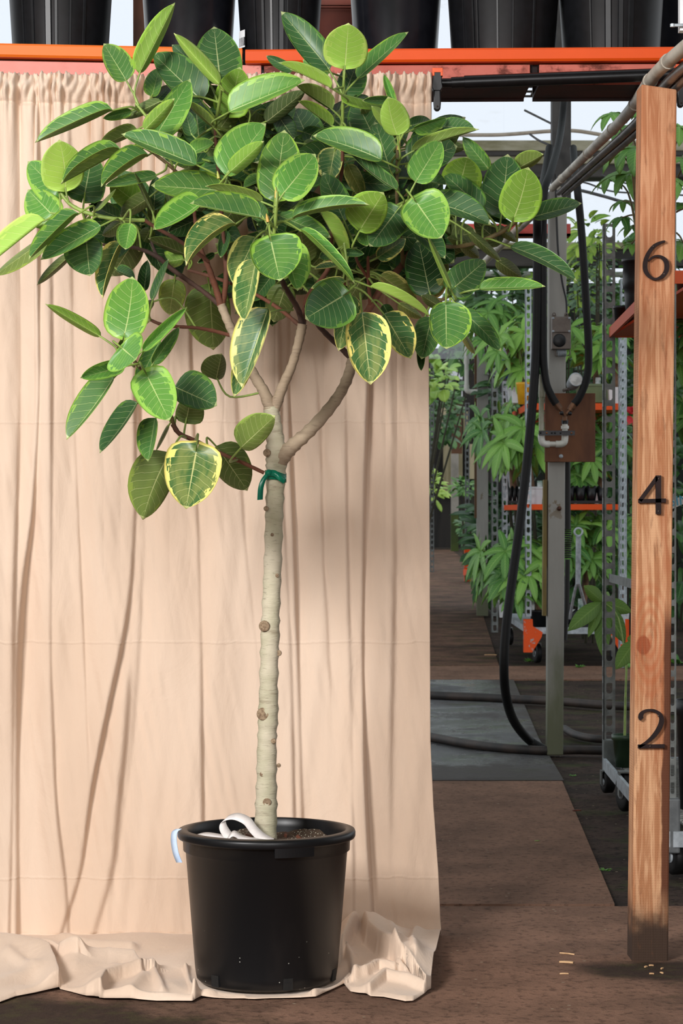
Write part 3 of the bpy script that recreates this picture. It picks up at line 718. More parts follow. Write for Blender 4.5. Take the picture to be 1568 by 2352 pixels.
# right centre
A(946,347,1100,297,20,4,'U','g',-.1,4,(913,385))
A(949,296,1026,270,6,22,'T','m',.05)
A(1015,290,1090,296,22,8,'T','d',.14)
A(940,290,988,275,17,18,'T','d',.1)
A(946,338,1036,300,32,20,'T','d',.08)
A(936,376,1050,336,54,34,'T','d',.04)
A(954,418,1013,322,36,31,'T','m',-.22,0,(937,462))
A(958,412,1026,424,26,2,'T','d',-.08)
A(937,457,1010,424,29,9,'T','d',-.02)
A(1056,424,1073,360,44,45,'U','m',.06)
A(1122,388,1062,314,20,17,'T','g',.1)
A(1108,479,1018,398,22,30,'T','d',-.04)
A(982,466,1128,517,40,14,'T','d',-.1,8)
A(957,467,1014,547,58,46,'T','m',-.36,0,(942,452))
A(1152,492,1166,354,50,46,'T','d',.02,0,(1140,540))
A(1180,500,1213,384,45,46,'U','m',-.1,-3,(1165,526))
A(1223,499,1335,467,28,13,'T','d',-.04,0,(1190,520))
A(1185,388,1248,354,26,12,'U','g',.14)
A(1172,567,1325,647,26,9,'T','d',-.1,8,(1112,555))
A(1077,533,1151,600,10,11,'U','d',-.12)
A(1140,598,1198,638,16,16,'U','d',.02)
A(1043,660,1115,598,36,36,'T','d',-.12,0,(1030,682))
A(1100,663,1252,658,24,5,'T','m',-.14,0,(1045,690))
A(1023,700,1025,802,56,36,'T','g',-.26,0,(1032,680))
A(1058,713,1151,807,23,17,'T','d',-.1,4)
A(986,672,960,550,43,42,'T','k',0)
A(1035,665,980,538,6,7,'U','m',-.18)
A(950,525,1022,594,32,12,'T','d',-.06)
A(990,676,1020,640,16,18,'U','y',.03)
A(1008,703,967,678,12,12,'U','d',-.12)
A(850,658,989,728,21,1,'U','n',-.32,4,(800,652))
A(831,717,851,884,56,42,'T','y',-.27,0,(829,685))
A(882,721,943,824,42,26,'T','y',-.1)
A(991,728,968,825,28,31,'T','d',-.05)
A(786,680,701,732,58,50,'T','d',-.34,0,(798,648))
A(803,676,777,806,33,21,'T','y',-.2,0,(803,650))
A(792,646,714,662,6,15,'T','y',-.1)
A(772,612,722,618,1,14,'T','y',-.04)
A(688,527,815,652,26,-9,'T','m',-.36,0,(630,515))
A(736,488,795,608,29,2,'U','n',-.18,4)
A(640,495,760,546,26,12,'T','g',-.1)
A(671,502,849,471,34,-9,'T','g',-.36,4,(635,522))
A(828,525,881,442,53,34,'U','m',-.3,0,(818,570))
A(790,507,742,396,27,33,'T','d',-.12,0,(813,560))
A(768,345,754,418,22,34,'T','y',.1)
A(798,378,836,456,18,18,'U','y',.16)
A(649,446,724,354,45,41,'T','m',-.42,0,(634,478))
A(632,452,653,298,47,48,'T','g',-.32,0,(632,472))
A(518,402,611,283,57,22,'T','m',-.26,0,(522,418))
A(528,394,606,324,22,17,'U','m',-.32,0,(520,425))
A(450,378,278,308,11,40,'T','g',-.3,0,(500,412))
A(438,352,492,328,24,6,'T','m',-.1)
A(512,438,347,426,24,40,'T','g',-.22,0)
A(464,464,352,528,6,45,'T','m',-.32,6)
A(598,500,436,467,2,44,'T','g',-.42,0,(626,521))
A(604,464,471,428,1,20,'U','g',-.36,0,(630,487))
A(606,500,570,455,20,18,'T','d',-.2)
A(637,479,698,430,9,19,'T','d',-.28)
A(600,410,559,430,4,19,'T','m',-.1)
A(541,514,427,611,-11,52,'T','y',-.36,-8,(585,498))
A(586,545,535,652,32,38,'T','y',-.28)
A(588,596,560,739,14,40,'T','y',-.36,0,(605,540))
A(622,556,643,645,64,50,'T','g',-.46,0,(627,520))
A(652,556,683,668,46,14,'T','m',-.32)
A(616,708,555,890,14,56,'T','y',-.36,0,(652,668))
A(575,770,537,912,24,22,'T','y',-.25,0,(672,712))
A(832,515,843,566,18,20,'T','m',-.16)
A(907,489,849,566,42,38,'T','d',-.2)
A(866,592,932,548,18,20,'T','y',-.02)
A(873,632,958,692,24,12,'U','y',.02)
A(915,697,970,730,9,15,'U','y',.0)
A(966,790,967,852,9,9,'T','d',.0)
A(1062,768,1090,813,7,8,'U','y',.0)
A(1112,492,1180,517,8,7,'T','d',.1)
A(1150,560,1088,505,22,22,'U','k',.1)
A(1140,520,1187,556,10,10,'U','d',.06)
A(1090,562,1026,545,15,14,'U','d',.1)
A(1060,560,1100,592,14,13,'U','d',.1)
A(700,598,690,528,26,30,'U','d',.1)
A(655,660,628,740,30,33,'U','d',.06)
A(625,632,580,692,18,20,'T','d',.15)
A(520,530,506,592,12,12,'T','d',.1)
A(492,582,453,604,8,6,'T','d',.06)
# left middle
A(104,505,-50,628,-20,42,'U','n',-.2,0,(172,487))
A(110,545,-14,634,22,10,'U','g',0)
A(180,490,66,596,-11,38,'T','g',-.26,4,(215,497))
A(231,519,93,597,14,34,'T','g',-.22,0,(272,505))
A(199,558,206,634,33,52,'T','d',-.2,0)
A(162,585,85,655,8,13,'U','d',-.1)
A(284,556,236,686,-11,40,'T','y',-.16)
A(299,517,288,573,18,26,'T','m',-.3)
A(266,620,310,640,18,3,'T','d',.04)
A(331,668,339,597,17,10,'T','k',.05)
A(350,690,388,594,13,4,'T','d',-.1)
A(350,690,331,720,8,8,'U','d',-.02)
A(345,452,276,498,15,24,'U','d',0)
A(318,470,252,418,27,32,'U','m',.1)
A(353,482,358,403,15,23,'T','k',.05)
A(351,487,307,394,4,7,'U','d',-.1)
A(360,403,240,428,9,17,'T','g',-.1)
A(272,500,204,470,14,22,'T','d',.05)
A(220,484,266,434,3,6,'U','g',-.05)
A(207,486,235,430,6,6,'T','k',0)
A(278,510,235,541,18,11,'U','d',.05)
A(430,586,340,548,8,20,'U','d',.1)
A(422,595,345,607,15,23,'U','m',.1)
A(472,495,384,535,26,19,'T','k',.14)
A(345,528,318,578,18,18,'U','d',.15)
A(482,662,490,804,42,58,'U','g',.2)
A(400,647,389,724,29,30,'U','g',.1)
A(285,771,304,635,54,43,'T','m',-.32,-4,(293,805))
A(231,773,104,698,9,16,'U','m',-.22,0,(268,803))
A(281,800,312,826,50,56,'T','m',-.42,0,(290,812))
A(286,841,184,868,16,21,'T','m',-.32,0,(318,842))
A(262,866,153,1010,5,44,'T','g',-.32,4,(308,842))
A(339,866,389,966,47,45,'T','m',-.38,0,(330,852))
A(328,806,430,705,14,11,'T','m',-.3)
A(350,836,412,750,12,16,'T','g',-.22,0,(342,864))
A(367,783,312,888,16,22,'T','g',0)
A(312,763,268,802,10,12,'T','y',0)
A(496,872,509,812,38,16,'U','d',0)
A(401,889,498,932,52,28,'T','d',-.2)
A(428,962,440,905,26,36,'U','d',-.04)
A(315,924,229,1041,4,33,'T','d',-.1,4)
A(356,960,340,1060,9,34,'T','g',-.16,0,(392,968))
A(388,975,358,1036,4,4,'U','d',0)
A(390,1040,328,1194,36,60,'U','g',-.14,-6,(428,1006))
A(450,1038,427,1169,60,64,'T','y',-.32,0,(448,1012))
A(497,1025,568,1127,45,34,'U','d',.05)
A(553,1028,632,955,43,24,'U','g',-.2,0,(545,1056))
A(440,312,424,250,15,18,'T','d',.1)
A(568,300,520,330,15,16,'T','d',.12)
A(700,330,745,345,14,16,'U','d',.14)
A(735,590,690,640,20,18,'U','d',.12)
A(770,640,742,700,18,18,'U','d',.14)
A(830,640,795,700,20,18,'U','d',.15)
A(790,580,836,583,10,8,'T','d',-.18)
A(770,575,733,592,14,12,'T','d',-.16)
A(880,700,905,745,14,12,'T','k',.08)
def _area(s): return math.hypot(s[2]-s[0], s[3]-s[1])*(abs(s[4])+abs(s[5]))
order = sorted(L, key=_area, reverse=True); BIG = order[:100]; REST = order[100:]
for sp in BIG:
    o = build_leaves('leaf', [sp], TREE)
    m = MB(); petiole_geo(m, sp, sp[10] if len(sp) > 10 else None)
    m.build('petiole', STEM, o)
# filler leaves of the inner crown, its shade put into their dark tones
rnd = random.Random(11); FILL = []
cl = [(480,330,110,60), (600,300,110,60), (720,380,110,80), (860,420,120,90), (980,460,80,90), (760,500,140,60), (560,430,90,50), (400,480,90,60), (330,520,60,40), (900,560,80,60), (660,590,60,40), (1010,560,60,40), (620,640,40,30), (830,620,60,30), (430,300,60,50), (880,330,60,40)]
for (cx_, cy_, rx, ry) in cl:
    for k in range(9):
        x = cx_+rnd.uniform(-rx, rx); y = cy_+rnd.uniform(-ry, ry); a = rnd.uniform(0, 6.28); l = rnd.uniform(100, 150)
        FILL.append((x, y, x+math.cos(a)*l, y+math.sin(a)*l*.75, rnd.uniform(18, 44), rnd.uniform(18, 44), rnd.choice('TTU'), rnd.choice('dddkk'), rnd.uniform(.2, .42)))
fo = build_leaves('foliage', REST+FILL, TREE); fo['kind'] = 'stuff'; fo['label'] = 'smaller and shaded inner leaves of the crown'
m = MB()
for sp in REST: petiole_geo(m, sp, sp[10] if len(sp) > 10 else None)
for sp in FILL: petiole_geo(m, sp)
m.build('petioles', STEM, TREE)['kind'] = 'stuff'
# buds at the shoot tips
BUD = plain('leaf_bud', S(196, 150, 70), S(150, 170, 80), 20, .5)
for (x, y, l, d, an) in [(502, 410, 18, -.3, 100), (634, 455, 26, -.42, 92), (615, 510, 20, -.42, 100), (914, 345, 22, -.09, 80), (1200, 500, 30, -.04, 45), (790, 162, 14, -.05, 95)]:
    a = P(x, y, YT+d); b = P(x+math.cos(math.radians(an))*l, y-math.sin(math.radians(an))*l, YT+d)
    m = MB(); m.tube([a, a*.5+b*.5, b], [.004, .0034, .0006], 8, 4); m.build('bud', BUD, TREE)
# green tie round the trunk
TIE = plain('green_tape', S(14, 122, 92), S(8, 96, 74), 30, .25)
def ribbon(m, pts, w, th=.0007, up=None):
    pts, _ = catmull([Vector(p) for p in pts], [0]*len(pts), 8)
    n = len(pts); vs = []
    for i, p in enumerate(pts):
        wd = (up[min(i*len(up)//n, len(up)-1)] if isinstance(up, list) else (up or Vector((0, 0, 1))))
        wd = Vector(wd).normalized()*w/2; tt = (pts[min(i+1, n-1)]-pts[max(i-1, 0)]).normalized(); nn = tt.cross(wd).normalized()*th
        vs += [p-wd-nn, p+wd-nn, p+wd+nn, p-wd+nn]
    fs = []
    for i in range(n-1):
        a, b = 4*i, 4*i+4
        for k in range(4): fs.append((a+k, a+(k+1) % 4, b+(k+1) % 4, b+k))
    m.add(vs, fs, True); m.add(vs[:4], [(0, 1, 2, 3)]); m.add(vs[-4:], [(3, 2, 1, 0)])
tie = thing('plant_tie', P(632, 1095, YT), 'green plastic tape tied in a knot around the trunk top', 'plant tie')
m = MB(); R_ = .0262; c0 = P(633, 1094, YT)
ribbon(m, [c0+Vector((R_*math.cos(a), R_*math.sin(a), -.004*math.cos(a)+.002*math.sin(3*a))) for a in np.linspace(-2.2, 4.08, 26)], .021)
m.build('loop', TIE, tie); m = MB()
kc = P(617, 1086, YT-.028); m.lathe([(0, -.008), (.007, -.006), (.009, 0), (.007, .006), (0, .008)], kc, 14, 'Y'); m.build('knot', TIE, tie)
m = MB(); ribbon(m, [kc, P(606, 1100, YT-.034), P(599, 1120, YT-.036), P(597, 1148, YT-.034)], .014, .0005, Vector((1, .25, .1))); m.build('tail', TIE, tie)
m = MB(); ribbon(m, [kc, P(632, 1088, YT-.036), P(643, 1098, YT-.036), P(653, 1104, YT-.028)], .016, .0005, Vector((.2, .1, 1))); m.build('tail', TIE, tie)
# white plastic ribbon on the soil and blue strip on the rim
RIB = plain('white_tape', S(222, 216, 212), S(204, 198, 196), 25, .35)
m = MB(); zs = pc.z+.354
def q(x, y, d, z=None):
    v = P(x, y, YT+d)
    if z is not None: v.z = z
    return v
ribbon(m, [q(440, 1922, -.05, zs), q(470, 1914, -.04, zs+.008), q(505, 1915, -.06, zs+.006), q(530, 1926, -.09, zs+.004)], .02, .0006, Vector((.2, .8, .5)))
ribbon(m, [q(530, 1926, -.09, zs+.004), q(512, 1900, -.06), q(516, 1882, -.05), q(540, 1875, -.05), q(566, 1885, -.06), q(582, 1905, -.08), q(600, 1922, -.1), q(622, 1930, -.12, zs+.002)], .026, .0006, Vector((.55, .55, .5)))
ribbon(m, [q(520, 1930, -.1, zs), q(535, 1912, -.1, zs+.02), q(560, 1922, -.1, zs+.008), q(600, 1932, -.12, zs+.002), q(640, 1934, -.12, zs), q(690, 1932, -.1, zs)], .022, .0006, Vector((.1, .8, .5)))
tag(m.build('ribbon', RIB), 'loose white plastic ribbon curled on the soil beside the trunk', 'ribbon')
m = MB(); rimx = pc.x-.2205
ribbon(m, [(rimx+.004, pc.y-.02, pc.z+.374), (rimx-.006, pc.y-.02, pc.z+.366), (rimx-.008, pc.y-.022, pc.z+.345), (rimx-.003, pc.y-.025, pc.z+.315), (rimx+.006, pc.y-.026, pc.z+.292)], .020, .0005, Vector((.75, -.6, .1)))
tag(m.build('paper_strip', plain('blue_paper', S(196, 214, 236), S(176, 198, 226), 20, .6)), 'pale blue paper strip hanging off the left edge of the big pot rim', 'paper strip')
# ------------------------------------------------------------------ measuring post
t = NT('fir_post'); p = t.geo()
s1 = t.scale(p, (1, 1, .06)); w1 = t.noise(s1, 70, 4, .6, .6); w2 = t.noise(t.scale(p, (1, 1, .16)), 11, 4, .6, 1.2)
kn = None
sx = t.n('ShaderNodeSeparateXYZ'); t.l(p, sx.inputs[0])
def knotd(px, py, rx, rz):
    c = P(px, py, 5.9)
    a = t.math('DIVIDE', t.math('SUBTRACT', sx.outputs[0], c.x), rx); b = t.math('DIVIDE', t.math('SUBTRACT', sx.outputs[2], c.z), rz)
    return t.math('SQRT', t.math('ADD', t.math('MULTIPLY', a, a), t.math('MULTIPLY', b, b)))
k1 = t.math('ADD', knotd(1477, 1482, .020, .03), t.math('MULTIPLY', t.math('SUBTRACT', t.noise(p, 30, 3), .5), .5))
k2 = knotd(1492, 1470, .05, .14)
rings = t.math('ADD', t.math('MULTIPLY', t.math('SINE', t.math('MULTIPLY', k2, 26)), .5), .5)
rm = t.math('MULTIPLY', rings, t.step(k2, 1.5, .5))
c = t.mix(t.step(w1, .40, .60), S(204, 158, 120), S(166, 114, 78))
c = t.mix(t.math('MULTIPLY', t.step(w2, .48, .7), .6), c, S(158, 92, 58))
c = t.mix(t.math('MULTIPLY', rm, .45), c, S(168, 84, 44))
c = t.mix(t.math('MULTIPLY', t.step(k1, 1.0, .75), .8), c, S(140, 66, 36))
bark_ = t.math('MULTIPLY', t.math('MULTIPLY', t.step(t.math('ADD', t.math('SUBTRACT', sx.outputs[0], t.math('MULTIPLY', sx.outputs[2], .012)), t.math('MULTIPLY', t.math('SUBTRACT', t.noise(p, 6, 4), .5), .022)), .826, .832), t.step(sx.outputs[2], .95, .85)), t.step(sx.outputs[2], .1, .2))
c = t.mix(bark_, c, S(92, 54, 36))
top = t.step(sx.outputs[2], 1.1, 2.0)
c = t.mix(t.math('MULTIPLY', top, .35), c, S(170, 100, 66))
c = t.mix(t.step(t.math('ADD', sx.outputs[2], t.math('MULTIPLY', t.math('SUBTRACT', t.noise(p, 14, 4), .5), .16)), .19, .07), c, S(62, 46, 36))
sp = t.step(t.noise(t.scale(p, (1, 1, .2)), 40, 4, .65), .56, .68)
c = t.mix(t.math('MULTIPLY', sp, .45), c, S(110, 70, 46))
inc = t.math('MULTIPLY', t.step(t.math('FRACT', t.math('MULTIPLY', sx.outputs[0], 160)), .3, .5), t.step(t.math('FRACT', t.math('MULTIPLY', sx.outputs[2], 150)), .3, .5))
t.set(c, .75, spec=.25); t.bump(t.math('ADD', w1, t.math('MULTIPLY', inc, .35)), .35, .004); WOOD = t.mat
Yp = 5.9
post = thing('measuring_post', FL(1492, 2207), 'upright orange wooden post marked with brown numerals 6, 4 and 2', 'post')
m = MB(); dpt = .089
bl, brr, tl_, tr_ = P(1451, 2215, Yp), P(1534, 2215, Yp), P(1473, 193, Yp), P(1554, 205, Yp)
bl.z = brr.z = -0.011
sec = []
for k in range(9):
    f = k/8; a = bl.lerp(tl_, f); b = brr.lerp(tr_, f); z = a.z*.5+b.z*.5
    sec.append([a, b, b+Vector((.002, dpt, 0)), a+Vector((-.002, dpt, 0))])
for k in range(8): m.hexa(sec[k], sec[k+1])
me_ = m.build('post', WOOD, post)
bm = bmesh.new(); bm.from_mesh(me_.data); bmesh.ops.remove_doubles(bm, verts=bm.verts, dist=1e-5)
inner = [f for f in bm.faces if all(len([g for g in e.link_faces]) > 2 for e in f.edges)]; bmesh.ops.delete(bm, geom=inner, context='FACES_ONLY')
bm.to_mesh(me_.data); bm.free()
bv = me_.modifiers.new('bevel', 'BEVEL'); bv.width = .004; bv.segments = 2; bv.limit_method = 'ANGLE'
BRONZE = plain('bronze_numeral', S(40, 27, 26), S(30, 21, 21), 60, .7, 0, 0, .2)
SCREW = plain('screw_head', S(92, 80, 74), S(70, 60, 56), 60, .4, .6)
def numeral(strokes, screws):
    m = MB()
    for pts, wd in strokes:
        ps, ws = catmull([Vector((x, y, 0)) for x, y in pts], wd, 8 if len(pts) > 2 else 1)
        vs = []; n = len(ps); Yf = Yp-.004; Yb = Yp-.013
        for i, q in enumerate(ps):
            tt_ = (ps[min(i+1, n-1)]-ps[max(i-1, 0)]).normalized(); nn = Vector((-tt_.y, tt_.x, 0))*ws[i]/2
            a, b = q+nn, q-nn
            vs += [P(a.x, a.y, Yb), P(b.x, b.y, Yb), P(b.x, b.y, Yf), P(a.x, a.y, Yf)]
        fs = [(4*i+k, 4*i+(k+1) % 4, 4*i+4+(k+1) % 4, 4*i+4+k) for i in range(n-1) for k in range(4)]+[(0, 3, 2, 1), (4*n-4, 4*n-3, 4*n-2, 4*n-1)]
        m.add(vs, fs)
    o = m.build('numeral', BRONZE, post)
    for x, y in screws:
        mm = MB(); c = P(x, y, Yp-.0135); mm.lathe([(0, -.0015), (.0018, -.0012), (.0026, 0)], c, 10, 'Y'); mm.build('screw', SCREW, o)
    # stand-offs behind the plate, touching the post
    return o
n6 = numeral([([(1527, 554), (1516, 557), (1503, 564), (1493, 575), (1485, 590), (1481, 606), (1482, 621), (1489, 633), (1500, 640), (1510, 640), (1521, 634), (1529, 623), (1531, 610), (1528, 599), (1519, 591), (1508, 588), (1498, 591), (1489, 599)], [4, 6, 8, 9, 10, 11, 11, 9, 6, 6, 9, 11, 12, 11, 8, 5, 4.5, 4])], [(1500, 566), (1525, 629)])
n4 = numeral([([(1511.5, 1092), (1511.5, 1181)], [13, 13]), ([(1509, 1096), (1469, 1150)], [9.5, 9]), ([(1465, 1151), (1529, 1149.5)], [9, 9])], [(1512, 1100), (1512, 1174)])
n2 = numeral([([(1474, 1652), (1471, 1648), (1472, 1641), (1479, 1634), (1493, 1631), (1506, 1634), (1516, 1643), (1519, 1656), (1513, 1673), (1500, 1691), (1484, 1705), (1467, 1716)], [10, 12, 11, 7, 5.5, 7, 10, 12, 12, 10, 7, 6]), ([(1464, 1714.5), (1526, 1713.5)], [9, 9])], [(1512, 1644), (1493, 1714)])
n6['label'] = 'bronze numeral 6'; n4['label'] = 'bronze numeral 4'; n2['label'] = 'bronze numeral 2'

# ------------------------------------------------------------------ curtain rod and clamps
rod = thing('curtain_rod', P(500, 203, 6.26), 'black telescopic crossbar carrying the beige curtain and running behind the post', 'curtain rod')
RODM = plain('black_metal', S(20, 20, 22), S(14, 14, 16), 30, .35, .4)
m = MB(); m.tube([P(-120, 205, 6.30), P(1040, 190, 6.30)], .0125, 14); m.build('inner_tube', RODM, rod)
m = MB(); m.tube([P(1036, 190, 6.30), P(1066, 188.5, 6.30)], .0155, 14); m.build('middle_tube', RODM, rod)
m = MB(); m.tube([P(1066, 188.5, 6.30), P(1660, 166, 6.30)], .0180, 14); m.build('outer_tube', RODM, rod)
OTIP = plain('orange_tip', S(236, 92, 36), S(210, 74, 24), 20, .5)
def clamp(x, y, name, label):
    c = P(x, y, 6.268); s = 6.268/F
    th = thing(name, c, label, 'clamp', 'spring clamps on the crossbar')
    m = MB()
    m.add([], [])
    pr = [(-10, -36), (10, -36), (11, -10), (13, 4), (8, 12), (-8, 12), (-12, 4), (-11, -10)]
    n = len(pr); vs = [c+Vector((a*s, d, -b*s)) for d in (-.012, .012) for a, b in pr]
    m.add(vs, [tuple(range(n))[::-1], tuple(range(n, 2*n))]+[(i, (i+1) % n, n+(i+1) % n, n+i) for i in range(n)]); m.build('jaw', BLACK, th, .002)
    m = MB(); pr = [(-8, 10), (8, 10), (9, 40), (8, 52), (4, 57), (-3, 57), (-7, 52), (-8, 40)]
    vs = [c+Vector((a*s, d, -b*s)) for d in (-.011, .011) for a, b in pr]
    m.add(vs, [tuple(range(n))[::-1], tuple(range(n, 2*n))]+[(i, (i+1) % n, n+(i+1) % n, n+i) for i in range(n)]); m.build('handle', BLACK, th, .003)
    m = MB(); m.box(c.x-11*s, c.x+13*s, c.y-.014, c.y+.016, c.z+30*s, c.z+40*s)
    m.box(c.x-11*s, c.x-6*s, c.y-.014, c.y+.016, c.z+22*s, c.z+32*s); m.box(c.x+8*s, c.x+13*s, c.y-.014, c.y+.016, c.z+22*s, c.z+32*s); m.build('jaw_pad', OTIP, th, .001)
    m = MB(); m.lathe([(0, -.002), (.004, 0), (.004, .03), (0, .032)], c+Vector((9*s, -.008, -6*s)), 12, 'Y'); m.build('pivot_pin', SCREW, th)
    m = MB(); m.lathe([(0, -.0135), (.0025, -.0132), (.0025, -.01), (0, -.01)], c+Vector((1*s, 0, -48*s)), 10, 'Y'); m.build('rivet', SCREW, th)
clamp(1003, 198, 'spring_clamp', 'black spring clamp with orange tip gripping the right end of the curtain')
clamp(1562, 190, 'spring_clamp', 'black spring clamp on the crossbar just right of the wooden post')

# ------------------------------------------------------------------ overhead shelf: orange lips, red channels, pots
YB = 6.34
def beam(name, pts, mat, label, d=.05, cat='shelf beam', group=None, lip=True):
    (x0, y0), (x1, y1), h = pts
    a0, a1 = P(x0, y0, YB), P(x1, y1, YB); hh = h/F*YB
    m = MB(); r = .006
    def prof(c): return [c+Vector((0, 0, -r)), c+Vector((0, 0, -hh+r)), c+Vector((0, r, -hh)), c+Vector((0, d, -hh)), c+Vector((0, d, -hh+.004)), c+Vector((0, .006, -hh+.006)), c+Vector((0, .006, -.008)), c+Vector((0, d, -.006)), c+Vector((0, d, 0)), c+Vector((0, r, 0))]
    A_, B_ = prof(a0), prof(a1); n = len(A_)
    m.add(A_+B_, [(i, n+i, n+(i+1) % n, (i+1) % n) for i in range(n)]+[tuple(range(n)), tuple(range(n, 2*n))[::-1]])
    o = m.build(name, mat); tag(o, label, cat, group); return o
ORB = wornpaint('orange_beam', S(226, 82, 18), S(120, 50, 22), .74, .8, 7)
ORB2 = wornpaint('bright_orange_beam', S(238, 116, 34), S(150, 70, 30), .74, .8, 7)
beam('shelf_beam', ((-120, 96), (556, 110), 31), ORB2, 'light orange shelf edge above the left part of the curtain', .06)
beam('shelf_beam', ((563, 113), (1640, 106), 31), ORB, 'deep orange shelf edge above the tree and the doorway side', .06)
DECK = plain('shelf_deck', S(70, 62, 58), S(46, 40, 38), 20, .8)
def deck(x0, x1, label):
    a, b = P(x0, 122, YB), P(x1, 120, YB); m = MB()
    n = int((b.x-a.x)/.05)
    for k in range(n+1):
        m.box(a.x+k*.05, a.x+k*.05+.006, YB+.05, YB+.62, a.z-.006, a.z)
    for k in range(8): m.box(a.x, b.x, YB+.06+k*.078, YB+.066+k*.078, a.z-.012, a.z-.006)
    tag(m.build('mesh_deck', GALVD), label, 'shelf deck')
deck(-120, 556, 'wire mesh deck under the black pots on the left shelf'); deck(563, 1640, 'wire mesh deck under the black pots on the right shelf')
def faded(name, a, b, lo, hi):
    t = NT(name); p = t.geo(); n1 = t.noise(t.scale(p, (1, 1, 2)), 5, 6, .65); n2 = t.noise(p, 18, 5, .7)
    r_ = t.step(t.math('ADD', t.math('MULTIPLY', n1, .7), t.math('MULTIPLY', n2, .35)), lo, hi)
    t.set(t.mix(r_, t.mix(n2, a, b), S(92, 40, 28)), .6, spec=.25); t.bump(n2, .1, .003); return t.mat
PINK = faded('faded_red_paint', S(222, 150, 138), S(206, 128, 116), .57, .66); PINKR = faded('rusty_red_paint', S(196, 112, 98), S(168, 84, 70), .50, .62)
DRED = plain('shaded_red_steel', S(62, 24, 20), S(30, 14, 12), 8, .6)  # shade under and inside the channels put into a dark red
def channel(name, x0, x1, y0t, y1t, label, h=46, dep=.22):
    Yc = 6.37; a, b = P(x0, y0t, Yc), P(x1, y1t, Yc); hh = h/F*Yc
    th = thing(name, a, label, 'steel beam')
    m = MB(); sec = lambda c: [c, c+Vector((0, 0, -hh)), c+Vector((0, .012, -hh)), c+Vector((0, .012, 0))]
    m.hexa(sec(a), sec(b)); m.build('face', PINK if x0 < 0 else PINKR, th, .002)
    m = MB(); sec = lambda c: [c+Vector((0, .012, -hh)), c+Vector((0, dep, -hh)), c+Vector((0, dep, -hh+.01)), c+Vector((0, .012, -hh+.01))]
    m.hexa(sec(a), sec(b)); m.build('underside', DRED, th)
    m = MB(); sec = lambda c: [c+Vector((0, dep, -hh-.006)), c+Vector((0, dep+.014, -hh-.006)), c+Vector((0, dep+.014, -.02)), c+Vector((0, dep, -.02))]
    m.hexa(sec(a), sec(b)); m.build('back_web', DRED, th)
channel('steel_channel', -120, 600, 137, 150, 'faded pink painted steel channel behind the top of the curtain at left')
channel('steel_channel', 606, 1217, 151, 148, 'rusty red steel channel behind the spring clamp, ending at a gap')
channel('steel_channel', 1238, 1660, 148, 146, 'rusty red steel channel right of the gap, behind the post top')
m = MB(); a = P(1222, 152, 6.42); m.box(a.x, P(1234, 0, 6.42).x, 6.42, 6.46, P(0, 188, 6.42).z, a.z+.02); tag(m.build('joint_plate', DRED), 'dark rusty joint plate bridging the gap between the steel channels', 'bracket')

zdeck = P(0, 122, YB).z
def nursery_pot(x0, x1, Y, label, ribs=(), body=BLACK, n=64, seg=None, hgt=.27, taper=.2, rot=0.0):
    c = P((x0+x1)/2, 0, Y); c.z = zdeck; r = (x1-x0)/2/F*Y
    th = thing('nursery_pot', c, label, 'nursery pot', 'black pots on the overhead shelf')
    m = MB(); prof = [(0, 0), (r*.96, 0), (r, .012), (r+taper*.08, hgt), (r+taper*.08+.003, hgt+.004), (r+taper*.08+.003, hgt+.03), (r+taper*.08, hgt+.032), (r+taper*.08-.006, hgt), (r*.95, .02), (0, .02)]
    m.lathe(prof, c, n); b = m.build('body', body, th)
    for k, (a, wdt) in enumerate(ribs):
        m = MB(); aa = math.radians(a+rot)
        d = Vector((math.cos(aa), math.sin(aa), 0)); tn = Vector((-d.y, d.x, 0))
        lo, hi = c+d*(r+.0005)+Vector((0, 0, .014)), c+d*(r+taper*.08+.0005)+Vector((0, 0, hgt-.005))
        q = lambda p_: [p_-tn*wdt-d*.003, p_+tn*wdt-d*.003, p_+tn*wdt*.6+d*.003, p_-tn*wdt*.6+d*.003]
        m.hexa(q(lo), q(hi)); m.build('rib', body, th)
    return th, c, r
GLOSS = plain('glossy_black_plastic', S(24, 25, 30), S(18, 19, 24), 24, .24)
p1, c1, r1 = nursery_pot(32, 246, 6.62, 'ribbed black pot at the left end of the shelf with a drain hole', [(-130, .004), (-116, .006), (-97, .012), (-88, .006), (-72, .004), (-55, .005)])
m = MB(); hc = c1+Vector((0.002, -r1-.003, .035)); m.lathe([(.0155, .004), (.0155, -.002), (.0125, -.003), (.011, .0), (.0, .002)], hc, 20, 'Y'); m.build('drain_plug', HOLE, p1)
nursery_pot(338, 530, 6.66, 'smooth glossy black pot second from the left on the shelf, beside a brown box', [], GLOSS)
p3, c3, r3 = nursery_pot(556, 728, 6.60, 'ribbed black pot with a white barcode sticker, third on the shelf', [(-125, .004), (-112, .006), (-100, .005), (-86, .01), (-78, .004), (-60, .006)])
m = MB(); aa = math.radians(-160); q = P(551, 40, 6.56)
vs = []
for k in range(5):
    a = math.radians(-158+k*4); 
    for z in (.055, .105): vs.append(c3+Vector(((r3+.016+.0)*math.cos(a), (r3+.016)*math.sin(a), z)))
STK = NT('sticker'); uvp = STK.geo(); sx_ = STK.n('ShaderNodeSeparateXYZ'); STK.l(uvp, sx_.inputs[0])
bars = STK.step(STK.noise(STK.scale(uvp, (1, 1, .01)), 900, 0), .48, .52)
zm = STK.step(STK.math('ABSOLUTE', STK.math('SUBTRACT', sx_.outputs[2], c3.z+.072)), .013, .012)
STK.set(STK.mix(STK.math('MULTIPLY', bars, zm), S(236, 238, 240), S(40, 40, 44)), .5)
m.add(vs, [(2*k, 2*k+2, 2*k+3, 2*k+1) for k in range(4)]); sk = m.build('sticker', STK.mat, p3); sk['label'] = 'white barcode sticker'
